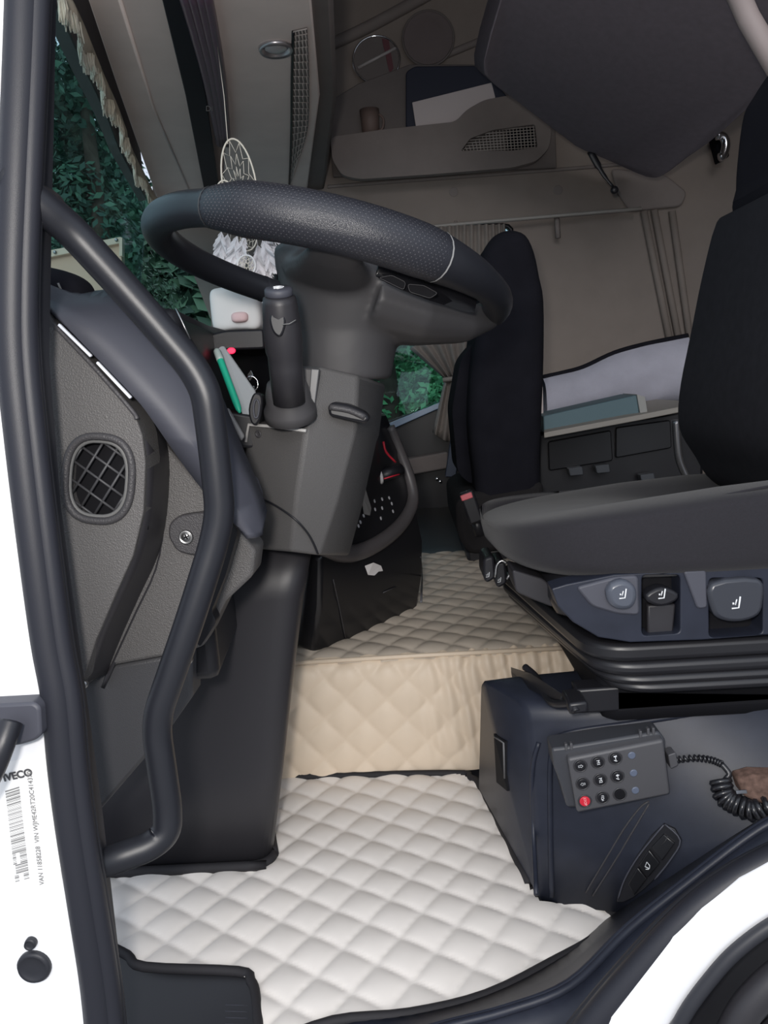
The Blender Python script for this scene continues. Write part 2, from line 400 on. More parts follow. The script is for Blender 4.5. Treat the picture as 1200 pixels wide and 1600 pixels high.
# left seal: main lobe, groove, inner lip
def sealpath(off, ys, dz=0):
    P = [(48, -60), (42, 100), (33, 300), (28, 450), (30, 560), (44, 700), (62, 850), (82, 1000), (98, 1090), (108, 1200), (121, 1300), (140, 1420), (160, 1550), (172, 1680)]
    return crm([S(a+off, b, ys) for a, b in P], 5)
ss = thing('trim_9', None, None, S(80, 800, .6)); ss['kind'] = 'structure'; ss['label'] = 'black rubber door seal down the door pillar'
for of, y, r, mm in ((-9, .602, .0128, rubber), (12, .604, .0092, rubber), (23, .612, .0058, rubber2), (-27, .6, .004, rubber2)):
    tube('seal_lobe', sealpath(of, y), r, mm, ss, 14)
prism('seal_flange', LS([(20, -60), (60, -60), (54, 300), (50, 560), (70, 800), (106, 1060), (140, 1300), (185, 1680), (150, 1680), (60, 1000), (10, 500)], .612), (0, .03, 0), rubber2, ss)
s2 = thing('trim_10', None, None, S(1000, 1500, .6)); s2['kind'] = 'structure'; s2['label'] = 'black rubber door seal above the white wheel arch'
SP = [(850, 1690), (905, 1605), (985, 1510), (1060, 1430), (1130, 1376), (1215, 1330), (1340, 1280)]
tube('seal_lobe', crm([S(a+12, b+6, .60) for a, b in SP], 6), .013, rubber, s2, 14)
tube('seal_lobe', crm([S(a-6, b-6, .615) for a, b in SP], 6), .006, rubber2, s2, 10)

# sill: stepped navy plastic strip from piping to seal ridge
si = thing('trim_11', None, None, S(900, 1500, .68)); si['kind'] = 'structure'; si['label'] = 'navy black moulded plastic door sill'
inner = [(380, 1640), (520, 1600), (640, 1592), (760, 1562), (870, 1508), (955, 1442), (1075, 1364), (1165, 1306), (1220, 1276), (1340, 1220)]
mid = [(390, 1690), (540, 1650), (690, 1606), (790, 1580), (893, 1540), (985, 1452), (1085, 1372), (1172, 1306), (1225, 1276), (1345, 1222)]
outer = [(390, 1740), (600, 1720), (760, 1700), (865, 1675), (918, 1605), (995, 1512), (1070, 1432), (1140, 1378), (1225, 1330), (1350, 1278)]
I = []; 
for k, (a, b) in enumerate(inner): I.append(Z(a, b, .0) if k < 6 else S(a, b, .745-.018*(k-6)))
Mi = [S(a, b, .665+ (0 if k < 5 else -.005)) for k, (a, b) in enumerate(mid)]
Ou = [S(a, b, .635) for a, b in outer]
I, Mi, Ou = crm(I, 5), crm(Mi, 5), crm(Ou, 5)
grid('sill_plate', [I, [a.lerp(b, .5)+V((0, 0, -.004)) for a, b in zip(I, Mi)], [a.lerp(b, .85)+V((0, 0, -.003)) for a, b in zip(I, Mi)], Mi], navy, si, .006)
grid('sill_drop', [Mi, [a.lerp(b, .5)+V((0, 0, .004)) for a, b in zip(Mi, Ou)], Ou, [p+V((0, 0, -.03)) for p in Ou]], navy, si, .006)
tube('sill_ridge', Mi, .0042, navy, si, 10)

# bottom right: black wheel arch liner and mudguard hoop
wa = thing('wheel_arch_liner', 'black plastic wheel arch liner with ribbed edge below the white arch', 'wheel arch', S(1150, 1560, .56))
AR = [(1030, 1690), (1062, 1600), (1110, 1530), (1160, 1478), (1230, 1432), (1340, 1390)]
prism('liner', LS(AR+[(1340, 1700)], .60), (0, .04, 0), black, wa, .003)
tube('liner_rim', crm(LS(AR, .578), 6), .006, rubber2, wa, 10)
tube('mudguard_edge', crm(LS([(1110, 1700), (1146, 1612), (1180, 1560), (1240, 1510), (1340, 1470)], .57), 6), .013, legm, wa, 14)
tube('inner_edge', crm(LS([(1160, 1700), (1192, 1630), (1240, 1590), (1340, 1550)], .58), 6), .010, legm, wa, 14)

# plugs, hinge bracket, sticker
for nm, (a, b), r, lab in (('rubber_plug', (55, 1508), .0150, 'large round black rubber plug in the white pillar'), ('rubber_plug', (50, 1471), .0052, 'small round black plug just above the large plug')):
    p = S(a, b, .60); o = revolve(nm, p, (0, -1, 0), [(r, 0), (r, .003), (r*.85, .006), (r*.75, .0045), (r*.3, .0045)], rubber2); props(o, lab, 'plug')
hb = thing('door_check_bracket', 'black door check bracket bolted to the white pillar', 'bracket', S(30, 1130, .58))
prism('bracket_plate', fillet(LS([(-60, 1104), (52, 1098), (62, 1106), (64, 1150), (54, 1158), (28, 1166), (-60, 1166)], .580), .004), (0, .02, 0), covm, hb, .004)
tube('arm', crm(LS([(10, 1132, .565), (14, 1160, .555), (2, 1200, .55), (-14, 1235, .55), (-40, 1290, .55)]), 6), [.009]*30, tubem, hb, 12) if False else None
tube('arm', crm(LS([(16, 1128, .566), (3, 1165, .555), (-13, 1205, .55), (-42, 1260, .55)]), 6), .0095, tubem, hb, 12)
st = thing('type_sticker', 'white type sticker with barcode on the door pillar', 'sticker', S(35, 1290, .6))
prism('label_sheet', LS([(-30, 1196), (78, 1180), (98, 1390), (10, 1402), (-20, 1300)], .5995), (0, .0004, 0), mat('sticker_white', (.9, .9, .9), .4, coat=.4), st)
ax = (S(48, 1204, .59)-S(6, 1213, .59)).normalized(); ay = (S(24, 1198, .59)-S(27, 1220, .59)).normalized()
f_ = fontobj('maker_name', 'IVECO', S(27.5, 1211.5, .5985), ax, ay, .0090, print_d, st, off=.0003)
bm = bmesh.new(); t = 0; random.seed(11)
while t < 1:
    wd = random.choice((.004, .006, .010, .015)); a = t; b = min(1, t+wd)
    x0a, x1a = 8+22*a*.72, 30+16*a
    def bp(u, v): 
        L = (8+16*v, 1236+143*v); R = (30+16*v, 1229+144*v); return S(L[0]+(R[0]-L[0])*u, L[1]+(R[1]-L[1])*u, .5988)
    segs = [(0, 1)]
    if a > .68: segs = [(0, .25), (.5, 1)] if a < .8 else ([(.12, 1)] if a < .9 else [(0, .3), (.62, 1)])
    for s0, s1 in segs: bm.faces.new([bm.verts.new(q) for q in (bp(s0, a), bp(s1, a), bp(s1, b), bp(s0, b))])
    t = b+random.choice((.005, .008, .013))
random.seed(3)
add('barcode_print', bm, print_g, st)
ax2 = (S(48, 1222, .59)-S(64, 1366, .59)).normalized(); ay2 = V((1, 0, .1)).cross(V((0, 1, 0))).cross(ax2)
ay2 = -(S(50, 1290, .59)-S(30, 1293, .59)).normalized()
fontobj('serial_print', 'VAN 11858228  VIN WJME42RT20C414370', S(56, 1295, .5985), ax2, ay2, .0058, print_g, st)

# ================================================================== QUILTED MATS
TH = radians(-33); D1 = (cos(TH), sin(TH)); D2 = (-sin(TH), cos(TH)); PT = .0485
O0 = Z(437.5, 1436.25, .005)
def pillow(a, b, h=.0065):
    ca, cb = abs(cos(pi*a)), abs(cos(pi*b))
    return h*(ca*cb)**.42
def quilt(x, y): 
    dx, dy = x-O0.x, y-O0.y; u = (dx*D1[0]+dy*D1[1])/PT-.5; v = (dx*D2[0]+dy*D2[1])/PT-.5
    return u, v
mpx = [(150, 1340), (165, 1476), (200, 1494), (226, 1512), (372, 1519), (392, 1534), (400, 1560), (406, 1640), (520, 1597), (640, 1585), (760, 1556), (868, 1502), (925, 1470), (962, 1438)]
mat_poly = [Z(a, b, .004) for a, b in mpx]
mat_poly = mat_poly+[Z(948, 1418, .004), Z(925, 1406, .004), Z(845, 1412, .004), V((.12, .9, 0)), V((.085, 1.13, 0)), Z(735, 1216, .004), Z(700, 1209, .004), V((-.25, 1.205, 0)), V((-.5, 1.205, 0))]
MP = [(p.x, p.y) for p in mat_poly]
fm = thing('floor_mat', 'cream diamond-quilted footwell mat edged with black piping', 'floor mat', V((-.05, .95, 0)))
bm = bmesh.new(); st_ = .0035; cache = {}
def gv(i, j):
    if (i, j) not in cache:
        x, y = -.52+i*st_, .66+j*st_; u, v = quilt(x, y)
        cache[i, j] = bm.verts.new((x, y, .001+pillow(u, v)+.0015*noise.noise(V((x*9, y*9, 0)))))
    return cache[i, j]
for i in range(int(.76/st_)):
    for j in range(int(.55/st_)):
        if inpoly(-.52+(i+.5)*st_, .66+(j+.5)*st_, MP): bm.faces.new((gv(i, j), gv(i+1, j), gv(i+1, j+1), gv(i, j+1)))
add('quilted_sheet', bm, cream, fm)
def pipe(pts, nm='edge_piping', r=.0055): return tube(nm, crm([V((p[0], p[1], .005)) for p in pts], 4), r, piping, fm, 10)
pipe(MP[1:8]); pipe(MP[7:15]); pipe(MP[17:24])
# riser + tunnel mat, one sheet folded over the edge
tm = thing('tunnel_mat', 'cream quilted mat covering the engine tunnel step, shade in its colour', 'floor mat', V((0, 1.4, .1)))
prof = [V((0, 1.203, .004)), V((0, 1.207, .06)), V((0, 1.213, .12)), V((0, 1.219, .17)), V((0, 1.228, .189)), V((0, 1.25, .198)), V((0, 1.30, .2)), V((0, 1.45, .2)), V((0, 1.62, .2)), V((0, 1.85, .2)), V((0, 1.96, .2))]
pc = crm(prof, 4); L = [0]
for a, b in zip(pc, pc[1:]): L.append(L[-1]+(b-a).length)
def pat(s):
    for i in range(len(L)-1):
        if L[i+1] >= s or i == len(L)-2:
            f = (s-L[i])/(L[i+1]-L[i]); p = pc[i].lerp(pc[i+1], f); t = (pc[i+1]-pc[i]).normalized(); return p, V((0, -t.z, t.y))
def sheet(s0, s1, x0, x1, ang, ph, wr=False, st_=.0038):
    bm = bmesh.new(); ns, nx = int((s1-s0)/st_), int((x1-x0)/st_); g = []
    for i in range(ns+1):
        s = s0+(s1-s0)*i/ns; p, nn = pat(s); row = []
        for j in range(nx+1):
            x = x0+(x1-x0)*j/nx; c_, s_ = cos(ang), sin(ang); dx, ds = x-ph[0], s-ph[1]
            u = (dx*c_+ds*s_)/PT-.5; v = (-dx*s_+ds*c_)/PT-.5; h = pillow(u, v, .0060)
            if wr:
                k = max(0, min(1, (x+.02)/.10))*min(1, s/.05); h += .0035*k*sin(x*260+s*22+2*noise.noise(V((x*20, s*14, 0))))
                kk = max(0, (s-.12)/.07)*.35; h += .002*min(1, kk)*sin(x*210+3*noise.noise(V((x*30, s*10, 3))))
            row.append(bm.verts.new(V((x, p.y, p.z))+nn*h))
        g.append(row)
    for i in range(ns):
        for j in range(nx): bm.faces.new((g[i][j], g[i][j+1], g[i+1][j+1], g[i+1][j]))
    return bm
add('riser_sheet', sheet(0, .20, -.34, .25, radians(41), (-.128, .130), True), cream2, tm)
add('tunnel_sheet', sheet(.188, L[-1], -.34, .42, radians(-33), (.0, .32)), mat('tunnel_shaded_cream', (.54, .475, .40), .5, .35, noisec=.03, nscale=25), tm)  # cream darkened further, painting the fall-off of light over the tunnel
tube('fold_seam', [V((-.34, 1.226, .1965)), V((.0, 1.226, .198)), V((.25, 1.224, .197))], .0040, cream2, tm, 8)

# step well
sw = thing('step_well', 'navy plastic entry step with ribbed tread at the sill', 'step', V((-.28, .72, -.02)))
prism('step_plate', [Z(a, b, -.012) for a, b in ((150, 1480), (205, 1502), (380, 1524), (402, 1560), (410, 1660), (150, 1660))], (0, 0, -.02), navy, sw, .002)
prism('pale_patch', [Z(a, b, -.0105) for a, b in ((150, 1505), (186, 1508), (281, 1549), (270, 1660), (196, 1580), (150, 1560))], (0, 0, -.001), mat('slate_blue_patch', (.055, .068, .10), .5), sw)  # paler thin sheet laid on the step plate
prism('tread_pad', fillet([Z(a, b, -.0085) for a, b in ((328, 1562), (386, 1566), (392, 1660), (318, 1660))], .004), (0, 0, -.003), mat('tread_navy', (.03, .034, .05), .45), sw, .001)
for k in range(8):
    y = 1571+k*10; tube('tread_rib', [Z(352, y, -.008), Z(387, y+1, -.008)], .0012, covm, sw, 6)

# ================================================================== DASH SIDE
ds = thing('dashboard', 'dark dashboard end panel with oval air vent beside the door', 'dashboard', S(200, 800, .75))
ovc = (154, 748)
def oval(rx, ry, y, n=40, e=.75, c=ovc):
    out = []
    for k in range(n):
        a = 2*pi*k/n; dx = rx*math.copysign(abs(cos(a))**e, cos(a)); dy = ry*math.copysign(abs(sin(a))**e, sin(a))
        out.append(S(c[0]+dx-dy*.06, c[1]+dy+dx*.08, y))
    return out
pa = LS([(20, 430), (62, 478), (100, 520), (138, 563), (178, 610), (212, 652), (222, 680), (227, 722), (224, 800), (208, 868), (180, 930), (150, 1000), (128, 1068), (40, 1068)], .700)
endp = prism('end_panel', pa, (0, .045, 0), grained, ds, .0015, [oval(50, 64, .700)], seg=3)
# concave flank between end panel and inner panel
rim = crm(LS([(212, 652), (222, 680), (227, 722), (224, 800), (208, 868), (180, 930), (150, 1000), (126, 1070)], .707), 3)
inn = crm(LS([(236, 668), (252, 700), (262, 735), (258, 820), (245, 890), (215, 955), (185, 1020), (160, 1075)], .775), 3)
grid('side_channel', [rim]+[[a.lerp(b, t)+V((0, .035*sin(pi*t), 0)) for a, b in zip(rim, inn)] for t in (.12, .3, .5, .7, .88)]+[inn], legm, ds, .004, offs=0)  # dark material paints the shade beside the end panel
prism('inner_panel', LS([(225, 640), (262, 700), (330, 780), (400, 860), (395, 900), (352, 940), (318, 1010), (290, 1020), (180, 1040), (130, 1075), (110, 1060)], .775), (0, .05, 0), grained, ds, .004)
prism('kick_panel', LS([(100, 1060), (165, 1042), (300, 1018), (300, 1090), (258, 1150), (222, 1190), (148, 1276), (100, 1300)], .782), (0, .04, 0), mat('kick_grey', (.055, .055, .060), .5, .35, grain=.3, gscale=900), ds, .004)
cover = grid('top_cover', [crm(LS(r), 5) for r in (
    [(20, 440, .74), (62, 474, .72), (95, 505, .703), (150, 560, .703), (200, 612, .703), (235, 650, .708), (300, 735, .72), (350, 800, .72), (385, 842, .72)],
    [(20, 436, .75), (75, 474, .735), (130, 500, .715), (185, 545, .712), (235, 600, .712), (275, 655, .712), (325, 730, .715), (365, 792, .72), (394, 842, .73)],
    [(20, 430, .77), (110, 470, .76), (180, 490, .74), (240, 540, .735), (290, 590, .73), (322, 650, .73), (358, 730, .735), (385, 775, .74), (402, 838, .74)],
    [(20, 425, .9), (110, 462, .9), (200, 462, .85), (265, 500, .82), (308, 560, .80), (338, 620, .78), (366, 690, .77), (396, 760, .77), (410, 800, .76)])], covm, ds, .006, offs=1)
for (a, b) in (((92, 507), (143, 557)), ((152, 566), (205, 622))):
    d = S(*b, .698)-S(*a, .698); nrm = V((d.z, 0, -d.x)).normalized()
    box('gap_glint', S((a[0]+b[0])/2, (a[1]+b[1])/2, .698), (d.length, .004, .0026), slitm, ds, .0008, (d.normalized(), V((0, 1, 0)), nrm))  # white strips stand in for light caught in the panel gap
tube('panel_lip', crm(LS([(62, 484), (100, 524), (150, 577), (205, 640), (214, 655)], .6985), 4), .0022, dashm, ds, 8)
# vent
vt = box('air_vent', S(154, 748, .722), (.084, .003, .104), deep, ds, .001)
tube('vent_ring', oval(52, 66, .699), .0036, dashm, vt, 10, closed=True)
tube('vent_ring', oval(45, 59, .702), .0022, mat('worn_rim', (.12, .12, .12), .6), vt, 8, closed=True)
for k in range(-4, 5):
    for sg in (1, -1):
        dirv = (1, .72) if sg > 0 else (.62, -1); off = k*25
        cx_, cy_ = (154+ (off*.55 if sg > 0 else off*.80), 748+(-off*.85 if sg > 0 else off*.52))
        pts = []
        for s in range(-40, 41):
            x, y = cx_+dirv[0]*s*2.2, cy_+dirv[1]*s*2.2
            q = abs((x-154)/46)**2.6+abs((y-748)/60)**2.6
            if q < 1: pts.append((x, y))
        if len(pts) > 2: tube('vent_slat', LS([pts[0], pts[-1]], .707), .0013, mat('slat_grey', (.05, .05, .055), .5), vt, 6)
# screw boss
p = S(292, 838, .772)
bs = prism('screw_boss', fillet(LS([(262, 838), (264, 818), (278, 806), (300, 802), (322, 800), (322, 868), (300, 868), (276, 862)], .766), .006), (0, .012, 0), dashm, ds, .002)
revolve('screw', S(291, 839, .765), (0, -1, 0), [(.0072, 0), (.0072, .002), (.0058, .003), (.0055, .001), (.005, .001), (.0045, .003), (.001, .0034)], steel, bs)
for a in (.35, .35+pi/2): box('screw_slot', S(291, 839, .7612), (.0055, .0008, .0012), deep, bs, 0, (V((cos(a), 0, sin(a))), V((0, 1, 0)), V((-sin(a), 0, cos(a)))))
for q in ((132, 1068, .700), (296, 1030, .765)): revolve('panel_screw', S(*q), (0, -1, 0), [(.0042, 0), (.0042, .003), (.002, .005), (.001, .002)], steel, ds, 14)
prism('handle_bracket', fillet(LS([(352, 800), (372, 830), (352, 900), (330, 955), (338, 972), (312, 1012), (305, 1000), (325, 930), (338, 860)], .745), .004), (0, .02, 0), black, ds, .002)
# dashboard main body (behind the wheel)
zt = .738
body = [V((-.42, .80, zt)), V((-.22, .80, zt)), V((-.24, 1.02, zt)), V((-.24, 1.30, zt)), V((-.16, 1.45, zt)), V((-.12, 1.9, zt)), V((-.25, 2.70, zt)), V((-.95, 2.70, zt)), V((-.72, 1.8, zt)), V((-.56, 1.1, zt))]
prism('dashboard_body', body, (0, 0, -.40), black, ds, .012)
prism('instrument_hood', fillet(LS([(318, 524), (352, 516), (412, 514), (414, 545), (330, 548)], 1.02), .005), (0, .25, 0), black, ds, .006)
prism('storage_tray', LS([(330, 640), (400, 650), (398, 700), (352, 700)], .90), (0, .06, 0), black, ds, .003)
prism('tray_clip', fillet(LS([(372, 770), (384, 738), (398, 752), (406, 776), (392, 800), (402, 792), (388, 806)], .80), .003), (0, .02, 0), covm, ds, .002)
prism('tray_catch', LS([(380, 778), (402, 792), (376, 812), (372, 800)], .79), (0, .02, 0), black, ds, .001)

# pedal box cover standing on the floor
pb = thing('pedal_box_cover', 'tall dark tapering steering column foot cover standing on mat', 'cover', V((-.34, 1.05, 0)))
def foot(xr, yf, xl, z, yb=1.17, r=.04):
    return fillet([V((xl, yf, z)), V((xr, yf, z)), V((xr*1.2-.012, yb, z)), V((xl, yb, z))], [0, r, .03, 0], 7)
def xr_at(px, py, y): return S(px, py, y).x
lev = []
for px, py in ((431, 1352), (447, 1200), (462, 1060), (478, 930), (492, 850)):
    q = S(px, py, .985); lev.append(foot(q.x+.003, .965-.0*(q.z), -.62, q.z if py < 1350 else .0))
loft('cover_shell', lev, legm, pb)
fl = [p+V((.0, 0, .0)) for p in foot(lev[0][6].x+.010, .958, -.62, .007)]
tube('base_flange', crm([V((p.x, p.y, .008)) for p in foot(S(434, 1350, 1.0).x+.006, .960, -.62, 0)][0:11], 2), .007, piping, pb, 10)

# ================================================================== STEERING COLUMN
co = thing('steering_column', 'grey faceted steering column shroud with lever and stalk', 'steering column', V((-.1, 1.0, .4)))
L0 = LS([(468, 572, .93), (500, 572, .885), (560, 586, .90), (602, 600, .99), (560, 590, 1.12), (470, 570, 1.12)])
L0b = LS([(466, 652, .93), (480, 655, .862), (557, 668, .885), (592, 680, .99), (550, 672, 1.14), (465, 650, 1.14)])
L1 = LS([(388, 662, .90), (478, 672, .855), (555, 680, .885), (588, 690, .99), (550, 680, 1.15), (390, 660, 1.15)])
L2 = LS([(378, 758, .92), (463, 775, .865), (528, 784, .89), (566, 790, 1.0), (540, 780, 1.15), (380, 760, 1.15)])
L3 = LS([(363, 852, .93), (455, 862, .88), (500, 868, .895), (545, 868, 1.0), (520, 866, 1.15), (365, 855, 1.15)])
loft('column_shroud', [L0, L0b, L1, L2, L3], colm, co, .004)
tube('ledge_edge', LS([(384, 690, .899), (389, 663, .896), (432, 667, .872), (478, 673, .852)]), .0019, mat('lit_edge_grey', (.45, .44, .43), .5), co, 8)  # pale colour paints the light along the ledge edge
sh_ = Surf(bpy.data.objects['column_shroud'])
q, nn = sh_(404, 678); revolve('screw', q, nn, [(.0045, 0), (.0045, .0012), (.003, .0016), (.0025, .0006), (.001, .0006)], dashm, co, 14)
# adjuster lever
lv = [(512, 634), (520, 628), (545, 632), (572, 645), (578, 655), (570, 662), (545, 657), (514, 650)]
prism('adjust_lever', fillet(LS(lv, .858), .004), (0, .035, 0), black, co, .004)
tube('lever_lip', crm(LS([(515, 636), (545, 641), (570, 652)], .857), 3), .0035, dashm, co, 8)
# stalk plate, boot and stalk
prism('stalk_plate', fillet(LS([(436, 570), (498, 576), (487, 662), (412, 650)], .868), .004), (0, .05, 0), hubm, co, .003)
prism('plate_rim', LS([(486, 576), (499, 577), (488, 664), (450, 657), (480, 655)], .862), (0, .012, 0), mat('plate_edge_grey', (.09, .09, .095), .4), co, .001)
b0, b1 = S(452, 640, .86), S(447, 598, .845)
def along(a, b, prof, n=24):
    d = (b-a).normalized(); x, y, z_ = frame(d); return [ring_pts(a+(b-a)*h, x, y, r, r, n) for r, h in prof]
loft('stalk_boot', along(S(455, 652, .862), b1, [(.020, -.1), (.029, 0), (.029, .25), (.025, .45), (.0245, .7), (.021, 1.0)]), hubm, co)
sa, sb = S(452, 628, .838), S(436, 462, .80)
stk = loft('control_stalk', along(sa, sb, [(.0175, 0), (.0180, .35), (.0180, .45), (.0195, .50), (.0198, .72), (.0188, .78), (.0188, .80), (.0175, .94), (.0165, .985), (.0135, 1.0)]), legm, co)
loft('stalk_knob', along(sb, sb+(sb-sa)*.07, [(.0132, 0), (.0142, .15), (.0142, .75), (.0128, 1.0)]), covm, stk)
d = (sb-sa).normalized(); kx = (rt-d*rt.dot(d)).normalized(); ky = d.cross(kx); kc = sb+(sb-sa)*.0715
wp = bmesh.new()
tube_bm(wp, [kc+kx*(.0058*cos(a))+ky*(.0048*sin(a)+.0005) for a in [pi*.15+k*pi*.7/8 for k in range(9)]], .0006, 5)
tube_bm(wp, [kc+kx*-.004+ky*-.004, kc+kx*.004+ky*.0035], .0006, 5)
tube_bm(wp, [kc+kx*-.0045+ky*-.001, kc+kx*0+ky*-.0045, kc+kx*.0045+ky*-.001, kc+kx*.0035+ky*.003, kc+kx*-.0035+ky*.003, kc+kx*-.0045+ky*-.001], .0006, 5)
add('wash_wipe_symbol', wp, icon, stk)
tube('stalk_mark', [S(441, 507, .7815), S(452, 506, .781), S(462, 500, .784)], .0005, stitch, stk, 6)
prism('stalk_paddle', crm(LS([(421, 496), (430, 484), (442, 486), (446, 506), (438, 526), (426, 518)], .789), 4, True), (0, .012, 0), black, stk, .003)
# loose cable
props(tube('black_cable', crm([sh_(a, b, .002)[0] for a, b in ((398, 776), (420, 783), (443, 796), (463, 812), (480, 832), (490, 850), (496, 864))], 4), .0013, black, None, 8), 'thin black cable hanging across the column shroud', 'cable')

# ================================================================== STEERING WHEEL
WC = V((-.079, 1.0, .784)); WU = V((.2020, 0, -.0540)); WV = V((0, -.22, .024)); WN = WU.cross(WV).normalized()   # WN points down the column
def wp_(a, k=1.0, t=0): a = radians(a); return WC+(WU*cos(a)+WV*sin(a))*k+WN*t
wh = thing('steering_wheel', 'black leather steering wheel with perforated grips', 'steering wheel', WC)
rr_ = lambda a: .0185+.0085*max(0, min(1, (a-28)/30, (122-a)/14)) if 28 < a < 122 else .0185
def arc(nm, a0, a1, m_, ex=0.0, cap=False):
    n = max(6, int(abs(a1-a0)/3)); P = []; R = []
    for k in range(n+1): a = a0+(a1-a0)*k/n; P.append(wp_(a)); R.append(rr_(a % 360)+ex)
    return tube(nm, P, R, m_, wh, 20, cap=cap)
A0, A1 = 53, 119
g1 = arc('leather_grip', A0, A1, leather); arc('rim', A1, 360+A0, rimm); 
arc('rim_seam', A1-.3, A1+.2, hubm, .0004); arc('rim_seam', A0-.25, A0+.25, mat('pale_stitch', (.30, .30, .30), .7), .0004)
arc('rim_seam', 234, 235, rubber2, .0006)
# perforations as dots pressed on the grip
pit = mat('perforation', (.065, .065, .075), .5)
bm = bmesh.new()
for k in range(0, 96):
    a = A0+2+(A1-A0-4)*k/95
    for j in range(9):
        ph = -.95+j*.24+(.12 if k % 2 else 0); P = wp_(a); t = (wp_(a+1)-wp_(a-1)).normalized()
        rad = (P-WC).normalized(); dn = (-WN-rad*0).normalized(); o_ = (rad*cos(ph)-dn*sin(ph)).normalized()*(rr_(a)+.0001)
        c = P+o_; z_ = o_.normalized(); x_ = t; y_ = z_.cross(x_); s = .0008
        bm.faces.new([bm.verts.new(c+x_*s*cos(q)+y_*s*sin(q)) for q in (0, 1.26, 2.51, 3.77, 5.03)])
o = add('grip_perforations', bm, pit, wh); o['kind'] = 'stuff'
# hub fused with spokes
bm = bmesh.new(); hx = WU.normalized(); hy = -WV.normalized(); ex_, ey_ = V((1, 0, 0)), V((0, 1, 0))
lp_ = []
for c, ru, rv, t in (((-.076, 1.0, .652), .062, .066, 0), ((-.074, 1.0, .68), .066, .070, .1), ((-.068, 1.0, .71), .068, .074, .3), ((-.060, 1.0, .742), .080, .086, .7), ((-.056, 1.0, .768), .094, .098, 1), ((-.058, 1.0, .790), .092, .096, 1), ((-.064, 1.0, .802), .07, .07, 1)):
    x = ex_.lerp(hx, t).normalized(); y = ey_.lerp(hy, t).normalized(); lp_.append(ring_pts(V(c), x, y, ru, rv, 36, .85))
loft_bm(bm, lp_)
tube_bm(bm, [wp_(82, k, t) for k, t in ((.25, .012), (.5, .016), (.75, .016), (.9, .010), (.99, .006))], [.06, .042, .030, .030, .034], 16, flat=(WN, .45))
tube_bm(bm, [wp_(a, k, t) for a, k, t in ((10, .3, .030), (4, .55, .034), (-4, .8, .026), (-8, .98, .008))], [.085, .066, .046, .026], 16, flat=(WN, .50))
tube_bm(bm, [wp_(a, k, t) for a, k, t in ((262, .3, .01), (268, .6, .012), (270, .98, .004))], [.05, .034, .022], 16, flat=(WN, .4))
hub = add('hub', bm, hubm, wh); md = hub.modifiers.new('r', 'REMESH'); md.mode = 'VOXEL'; md.voxel_size = .0035; md.use_smooth_shade = True
md = hub.modifiers.new('s', 'SMOOTH'); md.iterations = 8; md.factor = .6
bp_ = prism('button_panel', crm(LS([(586, 432, .862), (602, 424, .862), (640, 428, .87), (690, 448, .89), (728, 472, .92), (742, 490, .93), (715, 484, .92), (672, 470, .885), (630, 455, .868)]), 2, True), WN*-.018, mat('gloss_black', (.008, .008, .01), .2), wh, .002)
for pts in ([(592, 434), (612, 430), (634, 441), (631, 453)], [(637, 444), (662, 446), (684, 458), (672, 466), (640, 456)]):
    prism('wheel_button', fillet(LS(pts, .858), .003), (0, .01, 0), deep, bp_, .001)
    tube('button_outline', fillet(LS(pts, .8575), .003), .0004, dashm, bp_, 5, closed=True)

# ================================================================== GRAB HANDLE
gh = thing('grab_handle', 'thick bent black entry grab handle beside the door seal', 'handle', S(150, 1340, .64))
hp = LS([(0, 268, .60), (60, 318, .615), (110, 358, .635), (205, 462, .655), (300, 572, .665), (322, 612, .665), (334, 700, .67), (344, 800, .675), (334, 850, .675), (300, 960, .67), (248, 1110, .665), (245, 1145, .665), (262, 1262, .665), (262, 1300, .662), (236, 1322, .655), (170, 1346, .64), (110, 1366, .61)])
hp = fillet(hp, .03, 6, closed=False)
tube('handle_bar', hp, .0134, tubem, gh, 20)
prism('top_mount', fillet(LS([(30, 262, .612), (74, 296, .612), (84, 330, .612), (70, 350, .612), (30, 346, .612)]), .006), (0, .03, 0), legm, gh, .006)

# ================================================================== DREAMCATCHER
dc = thing('dreamcatcher', 'white dreamcatcher with feathers hanging behind the steering wheel', 'dreamcatcher', S(385, 330, 1.45))
YD = 1.42
ringm = mat('cream_ring', (.70, .64, .55), .7)
def hoop(nm, c, rx, ry, y, r, tilt=0, m_=ringm):
    P = []
    for k in range(40):
        a = 2*pi*k/40; dx, dy = rx*cos(a), ry*sin(a); P.append(S(c[0]+dx*cos(tilt)-dy*sin(tilt), c[1]+dx*sin(tilt)+dy*cos(tilt), y))
    return tube(nm, P, r, m_, dc, 8, closed=True)
def web(c, rx, ry, y, tilt, n=9, r=.0006):
    bm = bmesh.new(); T = lambda a, k: S(c[0]+rx*k*cos(a)*cos(tilt)-ry*k*sin(a)*sin(tilt), c[1]+rx*k*cos(a)*sin(tilt)+ry*k*sin(a)*cos(tilt), y)
    for lv_ in range(3):
        k0, k1 = 1-.3*lv_, .72-.27*lv_
        for i in range(n):
            a = 2*pi*i/n+lv_*.35
            tube_bm(bm, [T(a, k0), T(a+pi/n, k1), T(a+2*pi/n, k0)], r, 4)
    o = add('web', bm, ringm, dc); return o
hoop('large_hoop', (374, 288), 26, 72, YD, .0016, -.17); web((374, 288), 25, 70, YD, -.17, 11)
hoop('side_hoop', (350, 303), 13, 21, YD-.01, .0014); web((350, 303), 12, 20, YD-.01, 0, 7)
hoop('small_hoop', (386, 372), 15, 20, YD-.01, .0014); web((386, 372), 14, 19, YD-.01, 0, 7)
hoop('small_hoop', (385, 415), 14, 16, YD-.03, .0018, 0, mat('white_ring', (.8, .77, .77), .7)); web((385, 415), 14, 16, YD-.03, 0, 8, .0008)
